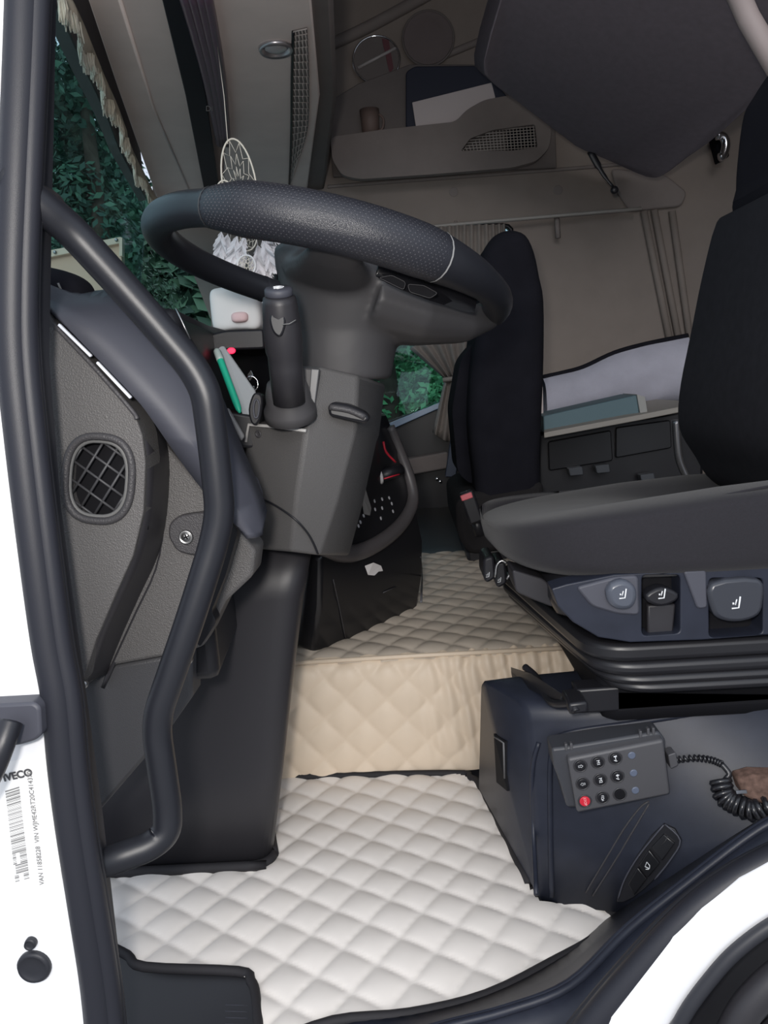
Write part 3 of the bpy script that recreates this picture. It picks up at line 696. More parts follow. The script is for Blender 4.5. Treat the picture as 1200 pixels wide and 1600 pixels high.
tube('hanging_cord', [S(356, 225, YD), S(350, 150, YD+.02), Z(338, 60, ZC)], .0007, ringm, dc, 5)
for a, b in (((348, 322), (345, 362)), ((362, 340), (360, 372)), ((386, 392), (386, 400)), ((386, 430), (386, 450)), ((404, 330), (408, 372))): tube('cord', LS([a, b], YD), .0006, ringm, dc, 5)
def featherm(nm, a, b, wd, y, cur=0):
    A_, B_ = S(*a, y), S(*b, y); ax_ = (B_-A_); Lg = ax_.length; ax_.normalize(); sd_ = ax_.cross(V((0, 1, 0))).normalized()
    bm = bmesh.new(); n = 34; sp = [A_+ax_*Lg*k/n+sd_*cur*sin(pi*k/n)+V((0, .004*sin(k*.5), 0)) for k in range(n+1)]
    tube_bm(bm, sp, .0007, 4)
    for k in range(2, n+1):
        wv = wd*math.sin(pi*min(1, (k/n)**.7*.93))**.7
        for s in (1, -1):
            l = wv*random.uniform(.7, 1.1); d_ = (sd_*s+ax_*1.3+V((0, random.uniform(-.25, .25), 0))).normalized()*l
            p0 = sp[k]; w_ = ax_*(Lg/n*1.1)
            q = [bm.verts.new(c) for c in (p0, p0+w_*.75, p0+d_+w_*.35+ax_*l*.15, p0+d_)]
            bm.faces.new(q)
    return add(nm, bm, feather, dc, False)
for f in (((345, 358), (338, 410), .020, -.01, .004), ((356, 362), (350, 420), .022, .01, -.004), ((370, 364), (352, 432), .020, -.02, .004), ((382, 365), (372, 425), .018, -.02, .0), ((402, 378), (412, 440), .022, 0, -.005), ((396, 395), (422, 452), .02, .01, .004), ((405, 362), (455, 394), .014, .0, .006), ((410, 372), (440, 392), .012, .01, -.004), ((388, 395), (412, 470), .018, .02, .0), ((372, 380), (362, 440), .018, .015, .0), ((408, 372), (425, 425), .02, -.01, .003)):
    featherm('feather', f[0], f[1], f[2], YD+f[3], f[4])

# plush / tissue bag on the dash
pl = thing('tissue_pack', 'white and pale pink tissue pack standing on the dash top', 'tissue pack', S(370, 512, 1.52))
bm = superell(.048, .03, .042, S(371, 483, 1.52), .35, .4, fn=lambda p: p+V((0, 0, .004*noise.noise(p*40))))
add('pack', bm, paper, pl)
bm = superell(.016, .012, .010, S(375, 496, 1.491), .7, .7); add('printed_motif', bm, mat('pale_pink', (.72, .50, .50), .8), pl)
# black cloth pouch at the windscreen corner
po = thing('black_pouch', 'rounded black pouch lying on the dash corner by the seal', 'pouch', S(90, 465, .86))
add('pouch', superell(.038, .04, .022, S(86, 452, .86), .7, .7, fn=lambda p: p+V((0, 0, -.25*p.x))), blackf, po)
tube('seam', [S(86, 452, .86)+V((.022*1, .0, 0))+V((0, .03*cos(a), .0)) + V((.004*abs(sin(a)), -.012, .018*sin(a))) for a in [k*pi/10+pi for k in range(11)]], .0012, stitch, po, 6)
tube('zip_pull', LS([(54, 424), (62, 419), (68, 426)], .80), .003, steel, po, 8)

# dash clutter
pn = thing('green_pen', 'green ballpoint pen standing in the dash tray', 'pen', S(356, 590, .93))
pA, pB = S(375, 645, .90), S(338, 546, .95)
loft('barrel', along(pA, pB, [(.0012, 0), (.0035, .06), (.0042, .15), (.0042, .85), (.004, .86)], 12), mat('green_pen', (.02, .42, .27), .4), pn)
loft('cap', along(pA, pB, [(.0044, .82), (.0046, .85), (.0044, .97), (.0028, 1.0)], 12), mat('pen_clear', (.35, .42, .40), .3), pn)
props(prism('note_card', fillet(LS([(340, 545, .97), (348, 540, .97), (398, 612, .93), (392, 660, .90), (382, 655, .90)]), .003), (.001, .002, 0), mat('grey_card', (.30, .32, .34), .6)), 'grey note card leaning beside the green pen', 'card')
ky_ = thing('key_ring', 'small bunch of metal keys hanging below the dash hood', 'keys', S(392, 600, .96))
tube('ring', ring_pts(S(393, 600, .95), V((1, 0, 0)), V((0, 0, 1)), .008, .009, 18), .0012, chrome, ky_, 6, closed=True)
prism('key', fillet(LS([(386, 586), (392, 578), (396, 588), (390, 596)], .95), .002), (0, .002, 0), chrome, ky_, .0004)
prism('key', fillet(LS([(390, 606), (397, 602), (399, 618), (392, 614)], .948), .002), (0, .002, 0), chrome, ky_, .0004)
ph = thing('black_phone_holder', 'black round-ended holder beside the stalk base', 'holder', S(400, 640, .88))
prism('holder_body', crm(LS([(392, 660), (388, 640), (394, 618), (402, 614), (410, 622), (408, 650), (400, 664)], .872), 3, True), (0, .02, 0), black, ph, .004)
tube('holder_rim', crm(LS([(398, 652), (396, 636), (400, 624), (405, 632), (403, 650)], .870), 3, True), .0012, covm, ph, 6, closed=True)
props(prism('marker_pen', LS([(350, 640), (356, 637), (382, 682), (376, 690)], .86), (0, .006, 0), mat('marker_grey', (.16, .16, .165), .35), None, .002), 'grey marker pen lying in the narrow slot left of the column', 'pen')
led = props(disc('red_indicator', S(361, 548, 1.0), (0, -1, 0), .0055, .003, mat('red_lamp', (.8, .02, .05), .4, emit=(1, .02, .08, 1.1)), None, .001, ry=.004), 'glowing red indicator lamp inside the dash hood', 'indicator lamp')
props(tube('antenna_rod', LS([(275, 482), (297, 530)], .80), .0011, steel, None, 6), 'thin pale rod poking up at the dash edge behind handle', 'rod')

# ================================================================== CENTRE CONSOLE
cc = thing('center_console', 'glossy black centre console with buttons standing on the tunnel mat', 'console', V((-.1, 1.4, .2)))
gl = mat('console_gloss', (.010, .010, .012), .28, .5)
bt = [Z(470, 1016, .205), Z(490, 1024, .205), Z(560, 1000, .205), Z(655, 950, .205), Z(657, 935, .205)]
front = [[(466, 1010, 1.27), (490, 1022, 1.265), (560, 998, 1.34), (652, 952, 1.49)],
         [(474, 930, 1.24), (500, 950, 1.24), (575, 940, 1.33), (660, 900, 1.50)],
         [(484, 870, 1.22), (502, 872, 1.22), (580, 872, 1.33), (661, 845, 1.52)],
         [(520, 800, 1.30), (540, 800, 1.30), (580, 790, 1.38), (645, 770, 1.54)],
         [(530, 720, 1.33), (550, 720, 1.33), (590, 710, 1.40), (628, 705, 1.56)],
         [(540, 650, 1.36), (560, 650, 1.36), (590, 645, 1.42), (602, 645, 1.56)]]
lps = []
for r in front:
    q = LS(r); lps.append(q+[q[-1]+V((-.35, .05, 0)), q[0]+V((-.10, .25, 0))])
loft('console_body', lps, gl, cc, .006)
cs = Surf(bpy.data.objects['console_body'])
bz = mat('bezel_bronze', (.075, .068, .070), .4)
P = [(500, 858), (545, 866), (590, 848), (625, 818), (641, 786), (638, 752), (624, 712), (606, 668)]
bzp = crm([cs(a, b, .004)[0] for a, b in P], 5); tube('bezel', bzp, [.010+.006*(1-k/len(bzp)) for k in range(len(bzp))], bz, cc, 10)
tube('panel_gap', crm([cs(a, b, .001)[0] for a, b in ((520, 905), (530, 950), (540, 1000))], 3), .001, dashm, cc, 5)
tube('side_highlight_trim', crm([cs(a, b, .002)[0] for a, b in ((658, 940), (658, 900), (656, 870))], 3), .0014, dashm, cc, 6)
tube('drawer_lip', [cs(598, 926, .001)[0], cs(618, 917, .001)[0]], .0012, dashm, cc, 5)
for a, b in ((585, 783), (597, 780), (612, 787), (586, 796), (597, 794), (614, 799), (595, 810), (563, 816), (560, 822), (568, 806), (608, 778)):
    q, nn = cs(a, b, .001); disc('console_button', q, nn, .0026, .002, mat('button_grey', (.40, .40, .42), .5), cc, .0004, ry=.0035, nn=10)
q = cs.poly(((562, 770), (569, 765), (578, 795), (576, 806), (567, 803)), .002); prism('pale_tab', q, (.001, .003, 0), mat('tab_grey', (.22, .21, .2), .6), cc)
q = cs.poly(((569, 884), (582, 879), (594, 884), (597, 892), (590, 893), (584, 899), (574, 898)), .0015)
stc = props(prism('paper_sticker', q, (.0004, .001, 0), paper, None), 'small white torn sticker on the black console front', 'sticker')
q0, nn = cs(588, 888, .003)
usb = thing('black_usb_charger', 'black plug with red stripe and white end stuck in console', 'plug', S(610, 735, 1.45))
tube('plug_body', LS([(594, 744, 1.44), (626, 734, 1.47)]), .013, black, usb, 12)
tube('plug_end', LS([(590, 745, 1.438), (594, 744, 1.44)]), .0155, paper, usb, 14)
tube('red_stripe', LS([(600, 748, 1.425), (624, 741, 1.45)]), .0015, redm, usb, 6)
props(tube('red_lanyard', crm(LS([(599, 690, 1.42), (603, 706, 1.42), (618, 722, 1.44)]), 3), .0022, redm, None, 6), 'thin red lanyard running down to the black plug', 'lanyard')

# mirror and red post seen through the wheel
mr = thing('passenger_mirror', 'dark mirror housing seen through the wheel beside the feathers', 'mirror', S(465, 400, 2.95))
prism('mirror_housing', fillet(LS([(420, 392), (440, 384), (500, 380), (504, 404), (430, 412), (416, 408)], 2.9), .01), (0, .08, 0), black, mr, .01)
prism('mirror_post', LS([(434, 408), (445, 408), (456, 470), (440, 470)], 2.9), (0, .04, 0), black, mr, .004)
prism('red_post', LS([(443, 412), (450, 410), (456, 450), (446, 450)], 2.88), (0, .01, 0), mat('dull_red', (.40, .08, .10), .5), mr, .002)
disc('red_reflector', S(437, 394, 2.89), (0, -1, 0), .014, .01, mat('red_reflector_glow', (.7, .01, .05), .3, emit=(1, .02, .1, .8)), mr, .003, ry=.007)  # emission makes the reflector glow though it is no lamp

# ================================================================== CURTAINS
def pleats(name, topl, botl, n, dep, m_, parent, y):
    rows = []
    A_, B_ = crm(LS(topl, y), 10), crm(LS(botl, y), 10)
    def samp(P_, t): f = t*(len(P_)-1); i = min(int(f), len(P_)-2); return P_[i].lerp(P_[i+1], f-i)
    N = n*8
    for r in range(7):
        k = r/6; rows.append([samp(A_, j/N).lerp(samp(B_, j/N), k)+V((0, dep*(1-.0*k)*cos(2*pi*j/8), 0)) for j in range(N+1)])
    return grid(name, rows, m_, parent, .001)
rl = thing('curtain_rail', 'thin pale curtain rail above the passenger window', 'rail', S(800, 345, 2.73))
tube('rail', crm(LS([(600, 360), (640, 357), (800, 343), (1002, 326)], 2.74), 4), .006, mat('rail_grey', (.33, .31, .29), .5), rl, 8)
tube('rail_bracket', LS([(712, 345), (712, 362)], 2.75), .005, beige, rl, 6); tube('rail_bracket', LS([(870, 340), (872, 372)], 2.76), .009, beige2, rl, 6)
c1 = thing('window_curtain', 'bunched grey curtain hanging under the rail behind the passenger seat', 'curtain', S(700, 350, 2.7))
pleats('curtain_cloth', [(642, 358), (720, 352), (790, 350)], [(642, 470), (720, 520), (800, 560)], 14, .008, curt, c1, 2.71)
c2 = thing('window_curtain', 'grey curtain tied back at the edge of the passenger window', 'curtain', S(700, 600, 2.66))
pleats('curtain_drop', [(640, 545), (690, 520), (756, 512)], [(695, 592), (712, 590), (735, 588)], 6, .012, curt, c2, 2.66)
pleats('curtain_tail', [(695, 592), (712, 590), (735, 588)], [(676, 676), (702, 690), (742, 680)], 4, .012, curt, c2, 2.66)
tube('tieback', LS([(692, 594), (714, 591), (738, 589)], 2.64), .008, curt, c2, 8)

# ================================================================== UPPER SIDE WALL ITEMS
pk = thing('side_pocket', 'long beige storage pocket on the passenger side wall', 'storage pocket', S(690, 230, 2.7))
pk_o = [(516, 214), (600, 202), (712, 190), (728, 172), (756, 156), (800, 148), (850, 168), (862, 205), (858, 232), (838, 252), (800, 262), (680, 272), (562, 280), (534, 274), (519, 250)]
hol = [(720, 236), (735, 216), (770, 203), (836, 194), (840, 230), (800, 235)]
prism('pocket_front', fillet(LS(pk_o, 2.70), .02, 4), (0, .03, 0), beige2, pk, .006, [fillet(LS(hol, 2.70), .008, 3)])
bm = bmesh.new()
for k in range(22):
    x = 722+k*5.3; y0_ = 236-(x-720)*.30 if x < 770 else 221-(x-770)*.26
    y0_ = 203+(770-x)*.62 if x < 770 else 203-(x-770)*.13
    tube_bm(bm, LS([(x, max(y0_, 196)), (min(x+3, 838), 236)], 2.712), .0016, 4)
for k in range(8): tube_bm(bm, LS([(738-k*2.2, 206+k*4.4), (838, 198+k*4.6)], 2.712), .0016, 4)
o = add('pocket_mesh', bm, mat('pocket_net', (.50, .45, .42), .7), pk); o['kind'] = 'stuff'
prism('pocket_back', LS([(510, 160), (560, 130), (640, 100), (865, 100), (870, 262), (520, 276)], 2.77), (0, .02, 0), beiged, pk, .004)
prism('pocket_lining', LS([(790, 195), (838, 192), (838, 232), (792, 235)], 2.735), (0, .01, 0), blackf, pk)
bx = thing('dark_storage_box', 'dark navy box standing in the side pocket behind white paper', 'box', S(710, 190, 2.74))
prism('box_body', fillet(LS([(634, 200), (634, 112), (648, 103), (755, 102), (800, 160), (800, 200)], 2.745), .012), (0, .022, 0), mat('navy_box', (.02, .024, .045), .7), bx, .004)
props(prism('folded_paper', LS([(644, 160), (768, 129), (774, 152), (712, 196), (650, 199)], 2.735), (0, .006, 0), mat('pocket_paper', (.60, .54, .54), .8), None, .001), 'folded white paper sheet sticking out of the side pocket', 'paper')
cu = thing('brown_cup', 'small brown cup standing in the left end of the side pocket', 'cup', S(580, 205, 2.74))
loft('cup_body', along(S(580, 215, 2.742), S(577, 172, 2.742), [(.028, 0), (.030, .6), (.033, 1.0), (.030, .98), (.027, .5)], 20), mat('cup_brown', (.17, .12, .105), .6), cu)
tube('cup_handle', crm(LS([(592, 180), (599, 186), (598, 200), (592, 204)], 2.725), 3), .004, mat('cup_brown', None), cu, 8) if False else tube('cup_handle', crm(LS([(592, 178), (599, 186), (598, 200), (592, 204)], 2.725), 3), .004, MATS['cup_brown'], cu, 8)
vv = thing('round_air_outlet', 'round air outlet with a chrome ring on the upper side wall', 'air outlet', S(588, 93, 2.78))
ax_, az_ = V((1, 0, 0)), V((0, 0, 1)); vc = S(588, 93, 2.775)
tube('chrome_ring', ring_pts(vc, ax_, az_, .077, .072, 40), .0035, chrome, vv, 8, closed=True)
prism('outlet_plate', ring_pts(vc, ax_, az_, .076, .071, 40), (0, .02, 0), beiged, vv, .002)
tube('divider_bar', [vc+V((-.062, -.004, -.022)), vc+V((.066, -.004, .028))], .005, mat('bar_grey', (.45, .42, .42), .4), vv, 8)
prism('outlet_flap', [vc+V((.022, -.003, .062)), vc+V((.045, -.003, .055)), vc+V((.055, -.003, -.03)), vc+V((.042, -.003, -.052))], (0, .002, 0), mat('dark_red_flap', (.13, .04, .05), .5), vv)
spk = thing('round_speaker', 'round dark speaker grille on the upper side wall above the box', 'speaker', S(669, 60, 2.78))
sc_ = S(669, 60, 2.775); revolve('grille', sc_, (0, -1, 0), [(.082, 0), (.080, .006), (.076, .004), (.05, .009), (.01, .011)], mat('speaker_cloth', (.17, .14, .14), .9, grain=.4, gscale=900), spk, 36)
tube('speaker_rim', ring_pts(sc_, ax_, az_, .084, .084, 40), .0035, beiged, spk, 8, closed=True)
wline('trim_12', [(505, 75), (580, 40), (690, -20)], .02, beige2, 'curved cove between headliner and upper side wall')
wline('trim_13', [(505, 168), (640, 110), (760, 60)], .012, beige2, 'diagonal moulding across the upper side wall')
for i, q in enumerate(((709, 300), (872, 297))):
    struct(disc('trim_%d' % (14+i), S(*q, YW-.001), (0, -1, 0), .016, .004, beige2, None, .002), 'round moulded cap on the side wall %s' % ('above the curtain', 'below the hanging strap')[i])

# raised bunk, covered
bk = thing('upper_bunk', 'folded grey upholstered upper bunk hanging from the cab roof', 'bunk', V((.9, 2.2, 1.45)))
ol = [(800, -60, 1.9), (756, 96, 2.1), (772, 130, 2.2), (800, 152, 2.25), (868, 200, 2.35), (900, 228, 2.38), (950, 250, 2.42), (1010, 276, 2.45), (1036, 274, 2.45), (1075, 246, 2.3), (1130, 205, 2.1), (1240, 96, 1.8), (1330, -60, 1.5)]
olw = crm(LS(ol), 3)
prism('padded_base', olw, (.0, .22, .10), bunkf, bk, .02, seg=3)
tube('piping_seam', crm(LS([(940, -10, 1.88), (985, 45, 1.97), (1060, 92, 2.02), (1110, 128, 2.04), (1160, 138, 1.99)]), 4), .003, blackf, bk, 6)
tube('support_rail', LS([(1130, -60, 1.45), (1170, 30, 1.42), (1240, 150, 1.40)]), .018, mat('rail_pink_beige', (.36, .30, .29), .6), bk, 12)
sp_ = thing('bunk_strap', 'short black strap with knob hanging below the upper bunk', 'strap', S(943, 270, 2.4))
tube('strap_band', crm(LS([(922, 236), (934, 258), (945, 276), (958, 292)], 2.40), 3), [.010]*4+[.006]*3+[.004]*3, black, sp_, 8, flat=(V((0, 1, 0)), .4))
revolve('strap_knob', S(960, 297, 2.40), (0, -1, 0), [(.006, -.008), (.011, -.004), (.011, .004), (.006, .008)], black, sp_, 14)
ck = thing('coat_hook', 'shiny metal coat hook on the rear wall beside the bunk', 'hook', S(1126, 225, 2.7))
tube('hook', crm(LS([(1120, 212), (1130, 214), (1134, 226), (1130, 242), (1124, 246)], 2.7), 4), .014, chrome, ck, 10)
prism('hook_plate', fillet(LS([(1116, 214), (1136, 210), (1140, 244), (1126, 252)], 2.73), .006), (0, .05, 0), blackf, ck, .003)

# ================================================================== LOWER BUNK, PILLOW, BOOK
cb = thing('bunk_cabinet', 'black storage cabinet with drawers under the lower bunk', 'cabinet', V((.75, 2.2, .2)))
prism('cabinet_body', LS([(840, 676, 2.1), (1075, 640, 2.1), (1100, 700, 2.1), (1100, 900, 2.1), (840, 900, 2.1)]), (0, .6, 0), black, cb, .01)
prism('drawer', fillet(LS([(856, 690, 2.09), (955, 672, 2.09), (958, 720, 2.09), (858, 736, 2.09)]), .008), (0, .02, 0), gl, cb, .003)
prism('drawer', fillet(LS([(962, 668, 2.09), (1048, 656, 2.09), (1050, 700, 2.09), (962, 716, 2.09)]), .008), (0, .02, 0), gl, cb, .003)
for a, b in ((930, 728), (1000, 742), (888, 732)): prism('latch', fillet(LS([(a, b), (a+22, b-3), (a+24, b+10), (a+3, b+12)], 2.06), .004), (0, .03, 0), mat('latch_grey', (.06, .065, .075), .3), cb, .002)
tube('support_tube', crm(LS([(1056, 656), (1058, 690), (1062, 720), (1074, 748)], 1.75), 4), .009, mat('grey_metal', (.20, .20, .21), .3, metal=.8), cb, 10)
props(prism('bunk_board', LS([(850, 676, 1.98), (1000, 648, 1.98), (1060, 636, 1.98), (1062, 626, 2.2), (1000, 622, 2.3), (850, 650, 2.3)]), (0, 0, -.014), mat('pale_board', (.30, .28, .255), .7), None, .002), 'pale thin board edge on top of the black cabinet', 'board')
pw = thing('white_pillow', 'long white fleece pillow with dark edging on the lower bunk', 'pillow', S(950, 610, 2.3))
tp = crm(LS([(848, 590), (880, 583), (912, 574), (960, 552), (1010, 538), (1075, 525)], 2.3), 5); bt_ = crm(LS([(848, 672), (880, 664), (912, 656), (960, 645), (1010, 640), (1075, 632)], 2.3), 5)
rows = []
for k in range(9):
    f = k/8; rows.append([a.lerp(b, f)+V((0, -.07*sin(pi*f)**.6-.008*noise.noise(V((a.x*12, f*4, 0))), 0)) for a, b in zip(tp, bt_)])
for k in range(1, 8):
    f = 1-k/8; rows.append([a.lerp(b, f)+V((0, .07*sin(pi*f)**.6, 0)) for a, b in zip(tp, bt_)])
rows.append(rows[0])
grid('pillow_body', rows, mat('white_fleece', (.40, .40, .47), .95, .1, grain=.5, gscale=500, noisec=.08, nscale=14), pw)
tube('dark_edging', tp, .008, blackf, pw, 8)
bo = thing('teal_book', 'grey teal book lying in front of the white pillow', 'book', S(925, 645, 2.05))
bq = LS([(849, 650, 2.03), (995, 617, 2.03), (1000, 650, 2.03), (850, 676, 2.03)])
prism('cover', bq, (0, .14, 0), teal, bo, .003)
prism('page_edge', LS([(995, 616, 2.025), (1008, 620, 2.025), (1012, 645, 2.025), (1001, 650, 2.025)]), (0, .13, 0), pageb, bo, .001)
props(prism('beige_cloth_corner', fillet(LS([(832, 616), (848, 600), (850, 680), (830, 668)], 2.12), .01), (0, .05, 0), headm, None, .006), 'pale beige cushion edge between passenger seat and pillow', 'cushion')

# ================================================================== PASSENGER SEAT
pas = thing('passenger_seat', 'black passenger seat behind the steering wheel', 'seat', V((.4, 1.95, .2)))
bkp = [(752, 420), (760, 385), (776, 364), (800, 356), (824, 364), (838, 392), (846, 430), (853, 470), (853, 560), (850, 640), (846, 720), (842, 800), (758, 812), (742, 740), (734, 660), (738, 580), (748, 500)]
def pad(nm, pl_, y0, y1, m_, parent, bev, fnw=1.0): 
    pp = crm([S(a, b, y0) for a, b in pl_], 3, True); return prism(nm, pp, (0, y1-y0, 0), m_, parent, bev, seg=4)
pad('backrest', bkp, 1.80, 2.10, blackf, pas, .045)
prism('seat_cushion', fillet(LS([(712, 786, 1.8), (730, 772, 1.8), (850, 752, 1.8), (850, 850, 1.8), (735, 868, 1.8), (716, 840, 1.8)]), .02), (0, .42, 0), mat('black_seat_cloth', (.018, .017, .018), .9, .1), pas, .03)
prism('side_bolster', fillet(LS([(720, 560, 1.9), (745, 530, 1.9), (750, 700, 1.9), (740, 760, 1.9), (715, 740, 1.9), (706, 640, 1.9)]), .02), (0, .2, 0), blackf, pas, .02)
prism('seat_base', LS([(728, 860, 1.85), (850, 850, 1.85), (850, 905, 1.85), (735, 905, 1.85)]), (0, .35, 0), black, pas, .01)
bu = thing('belt_buckle', 'black seat belt buckle with red button beside passenger seat', 'belt buckle', S(735, 790, 1.72))
bd_ = (S(728, 772, 1.7)-S(742, 812, 1.7)).normalized()
box('buckle_body', S(736, 792, 1.7), (.032, .02, .075), black, bu, .005, (bd_.cross(V((0, 1, 0))), V((0, 1, 0)), bd_))
box('release_button', S(729, 776, 1.688), (.026, .006, .013), mat('buckle_red', (.55, .12, .14), .4), bu, .002, (bd_.cross(V((0, 1, 0))), V((0, 1, 0)), bd_))
tube('belt_stalk', LS([(742, 810), (750, 835)], 1.72), .012, black, bu, 8)
sbt = thing('blue_belt_guide', 'dark blue belt end with modelled white glints by the door', 'belt', S(705, 715, 2.3))
prism('belt_web', LS([(706, 676), (722, 668), (712, 745), (696, 745)], 2.62), (0, .04, 0), mat('slate_belt', (.05, .065, .10), .6), sbt, .002)
for q in ((683, 748), (688, 752)): revolve('belt_glint', S(*q, 2.62), (0, -1, 0), [(.004, 0), (.006, .003), (.003, .006)], mat('glint_metal', (.95, .95, .97), .2, metal=1, emit=None), sbt, 10)  # small bright studs stand in for white highlights beside the belt

# ================================================================== DRIVER SEAT
dsx = thing('driver_seat', 'charcoal fabric driver seat with switches on its side', 'seat', V((.38, 1.0, .25)))
def cf(p):
    x, y, z = p; t = lambda v: max(0, min(1, v)); sm = lambda v: t(v)**2*(3-2*t(v)); u = abs(y)/.245
    if z > 0:
        rise = t((x+.30)/.27)
        z = z/.062*(.030+.001*rise)+rise*.026*sm((u-.40)/.40)-.020*sm((.62-u)/.4)*sm((x+.16)/.16)
    else: z *= .80
    z -= .052*(y+.2)/.43*(1 if z > 0 else .25)
    if x < 0: x -= .035*(1-u*u)
    return V((x, y, z))
bm = superell(.30, .245, .062, (.43, 1.02, .466), .42, .36, 34, 96, cf)
add('seat_cushion', bm, seatf, dsx)
tube('cushion_seam', crm([V(q) for q in ((.165, .812, .470), (.24, .800, .492), (.33, .792, .512), (.45, .790, .524), (.7, .790, .530))], 5), .0016, MATS['dark_seat_fabric'], dsx, 6)
bkq = [(1118, 348), (1140, 340), (1200, 345), (1260, 380), (1300, 600), (1280, 765), (1180, 772), (1130, 762), (1102, 742), (1084, 712), (1064, 680), (1058, 650), (1062, 600), (1078, 520), (1096, 430)]
pp = crm([S(a, b, 1.16) for a, b in bkq], 3, True); prism('backrest', pp, (0, -.33, 0), mat('backrest_fabric', (.020, .020, .024), .95, .1, grain=.3, gscale=1900, noisec=.1, nscale=80), dsx, .035, seg=5)
hq = [(1150, 350), (1144, 300), (1148, 240), (1156, 185), (1170, 158), (1200, 115), (1260, 60), (1330, 120), (1330, 350)]
pp = crm([S(a, b, 1.13) for a, b in hq], 3, True); prism('headrest', pp, (0, -.26, 0), blackf, dsx, .035, seg=5)
# side panel with recesses
def rr(c, w_, h_, y, r=.006, sk=-.07): 
    x, yy = c; return fillet(LS([(x-w_, yy-h_-sk*-w_), (x+w_, yy-h_+sk*w_), (x+w_, yy+h_+sk*w_), (x-w_, yy+h_-sk*w_)], y), r, 4)
sp = LS([(862, 920), (885, 913), (960, 898), (1080, 892), (1300, 878), (1300, 985), (1100, 1000), (985, 1004), (935, 996), (895, 972), (872, 948)], .785)
h1 = rr((1033, 946), 30, 46, .785); h2 = rr((1150, 950), 42, 44, .785)
pnl = prism('side_panel', sp, (0, .03, 0), navy, dsx, .005, [h1, h2], seg=3)
prism('panel_back', LS([(960, 905), (1290, 885), (1290, 985), (960, 998)], .812), (0, .006, 0), deep, dsx)
prism('panel_facing', fillet(LS([(900, 918), (960, 902), (998, 899), (1000, 962), (965, 960), (925, 948)], .782), .006), (0, .006, 0), covm, dsx, .003)
prism('panel_facing', fillet(LS([(1068, 893), (1104, 891), (1106, 950), (1090, 952)], .782), .004), (0, .006, 0), covm, dsx, .003)
def seaticon(c, y, sc, parent):
    x, yy = c; bm = bmesh.new()
    tube_bm(bm, LS([(x-6*sc, yy+8*sc), (x+4*sc, yy+7*sc), (x+6*sc, yy-9*sc)], y), .0008*sc, 5); tube_bm(bm, LS([(x-5*sc, yy+1*sc), (x-3*sc, yy+1*sc)], y), .0012*sc, 5); tube_bm(bm, LS([(x-1*sc, yy+3*sc), (x+1*sc, yy-5*sc)], y), .0006*sc, 5)
    return add('seat_symbol', bm, icon, parent)
k1 = prism('seat_switch', crm(LS([(950, 918), (972, 907), (992, 916), (996, 936), (986, 952), (966, 953), (952, 942)], .772), 3, True), (0, .02, 0), mat('switch_slate', (.07, .078, .10), .3), dsx, .005); seaticon((973, 928), .7715, .9, k1)
k2 = prism('seat_switch', crm(LS([(1010, 930), (1034, 918), (1060, 928), (1056, 940), (1034, 948), (1014, 942)], .776), 3, True), (0, .02, 0), black, dsx, .005); seaticon((1034, 928), .7755, .9, k2)
prism('switch_lever', LS([(1012, 946), (1056, 944), (1052, 990), (1012, 994)], .795), (0, .012, 0), legm, dsx, .002)
k3 = prism('seat_switch', crm(LS([(1112, 912), (1188, 905), (1194, 940), (1186, 962), (1160, 972), (1130, 970), (1114, 955)], .778), 3, True), (0, .02, 0), mat('switch_dark', (.035, .038, .048), .3), dsx, .006); seaticon((1150, 942), .7775, 1.1, k3)
# front height levers
for a, b in ((764, 890), (782, 898)):
    lvx = prism('height_lever', fillet(LS([(a-9, b-17), (a+8, b-22), (a+11, b+14), (a-4, b+22), (a-9, b+12)], .985), .006), (0, .06, 0), black, dsx, .004)
    seaticon((a-2, b+8), .984, .45, lvx)
tube('lever_rim', crm(LS([(774, 902), (776, 884), (784, 876), (792, 880)], .975), 3), .0018, steel, dsx, 6)
tube('lever_rim', crm(LS([(792, 905), (800, 892), (806, 888)], .97), 3), .0018, steel, dsx, 6)
prism('front_bracket', fillet(LS([(800, 890), (850, 905), (868, 925), (866, 950), (830, 936), (806, 925)], .86), .005), (0, .05, 0), legm, dsx, .004)
# bellows
bf = mat('bellows_rubber', (.015, .015, .018), .38, .45)
for i, (fl_, nl, nr, th) in enumerate((((778, 928), (925, 1012), (1300, 975), .020), ((782, 962), (936, 1040), (1300, 1008), .016), ((790, 985), (948, 1060), (1300, 1028), .012), ((800, 1005), (962, 1072), (1300, 1040), .012))):
    a = S(*fl_, 1.16); b = S(*nl, .80); c = S(*nr, .80); zz = b.z; a.z = zz+.000; c.z = zz
    a.x = S(*fl_, 1.16).x
    d_ = V((c.x, 1.2, zz)); ol_ = fillet([b, c, d_, V((a.x, 1.2, zz))], [.05, .02, .02, .05], 8)
    prism('bellows_fold', ol_, (0, 0, -th), bf, dsx, .006, seg=3)
core = [V((.2, .83, .375)), V((.7, .83, .375)), V((.7, 1.18, .375)), V((.2, 1.18, .375))]
prism('bellows_core', core, (0, 0, -.13), deep, dsx, .02)
prism('seat_pan', [V((.15, .82, .43)), V((.7, .82, .43)), V((.7, 1.2, .43)), V((.15, 1.2, .43))], (0, 0, -.055), black, dsx, .02)
prism('slide_rail', LS([(900, 1078), (1300, 1048), (1300, 1090), (905, 1116)], .83), (0, .03, 0), black, dsx, .003)
prism('slide_block', LS([(888, 1100), (918, 1096), (920, 1114), (890, 1118)], .80), (0, .04, 0), black, dsx, .003)
tube('release_bar', crm(LS([(820, 1042, .95), (836, 1056, .93), (846, 1072, .90), (856, 1092, .87), (868, 1100, .84), (892, 1100, .81), (900, 1112, .80)]), 5), .0045, black, dsx, 10)
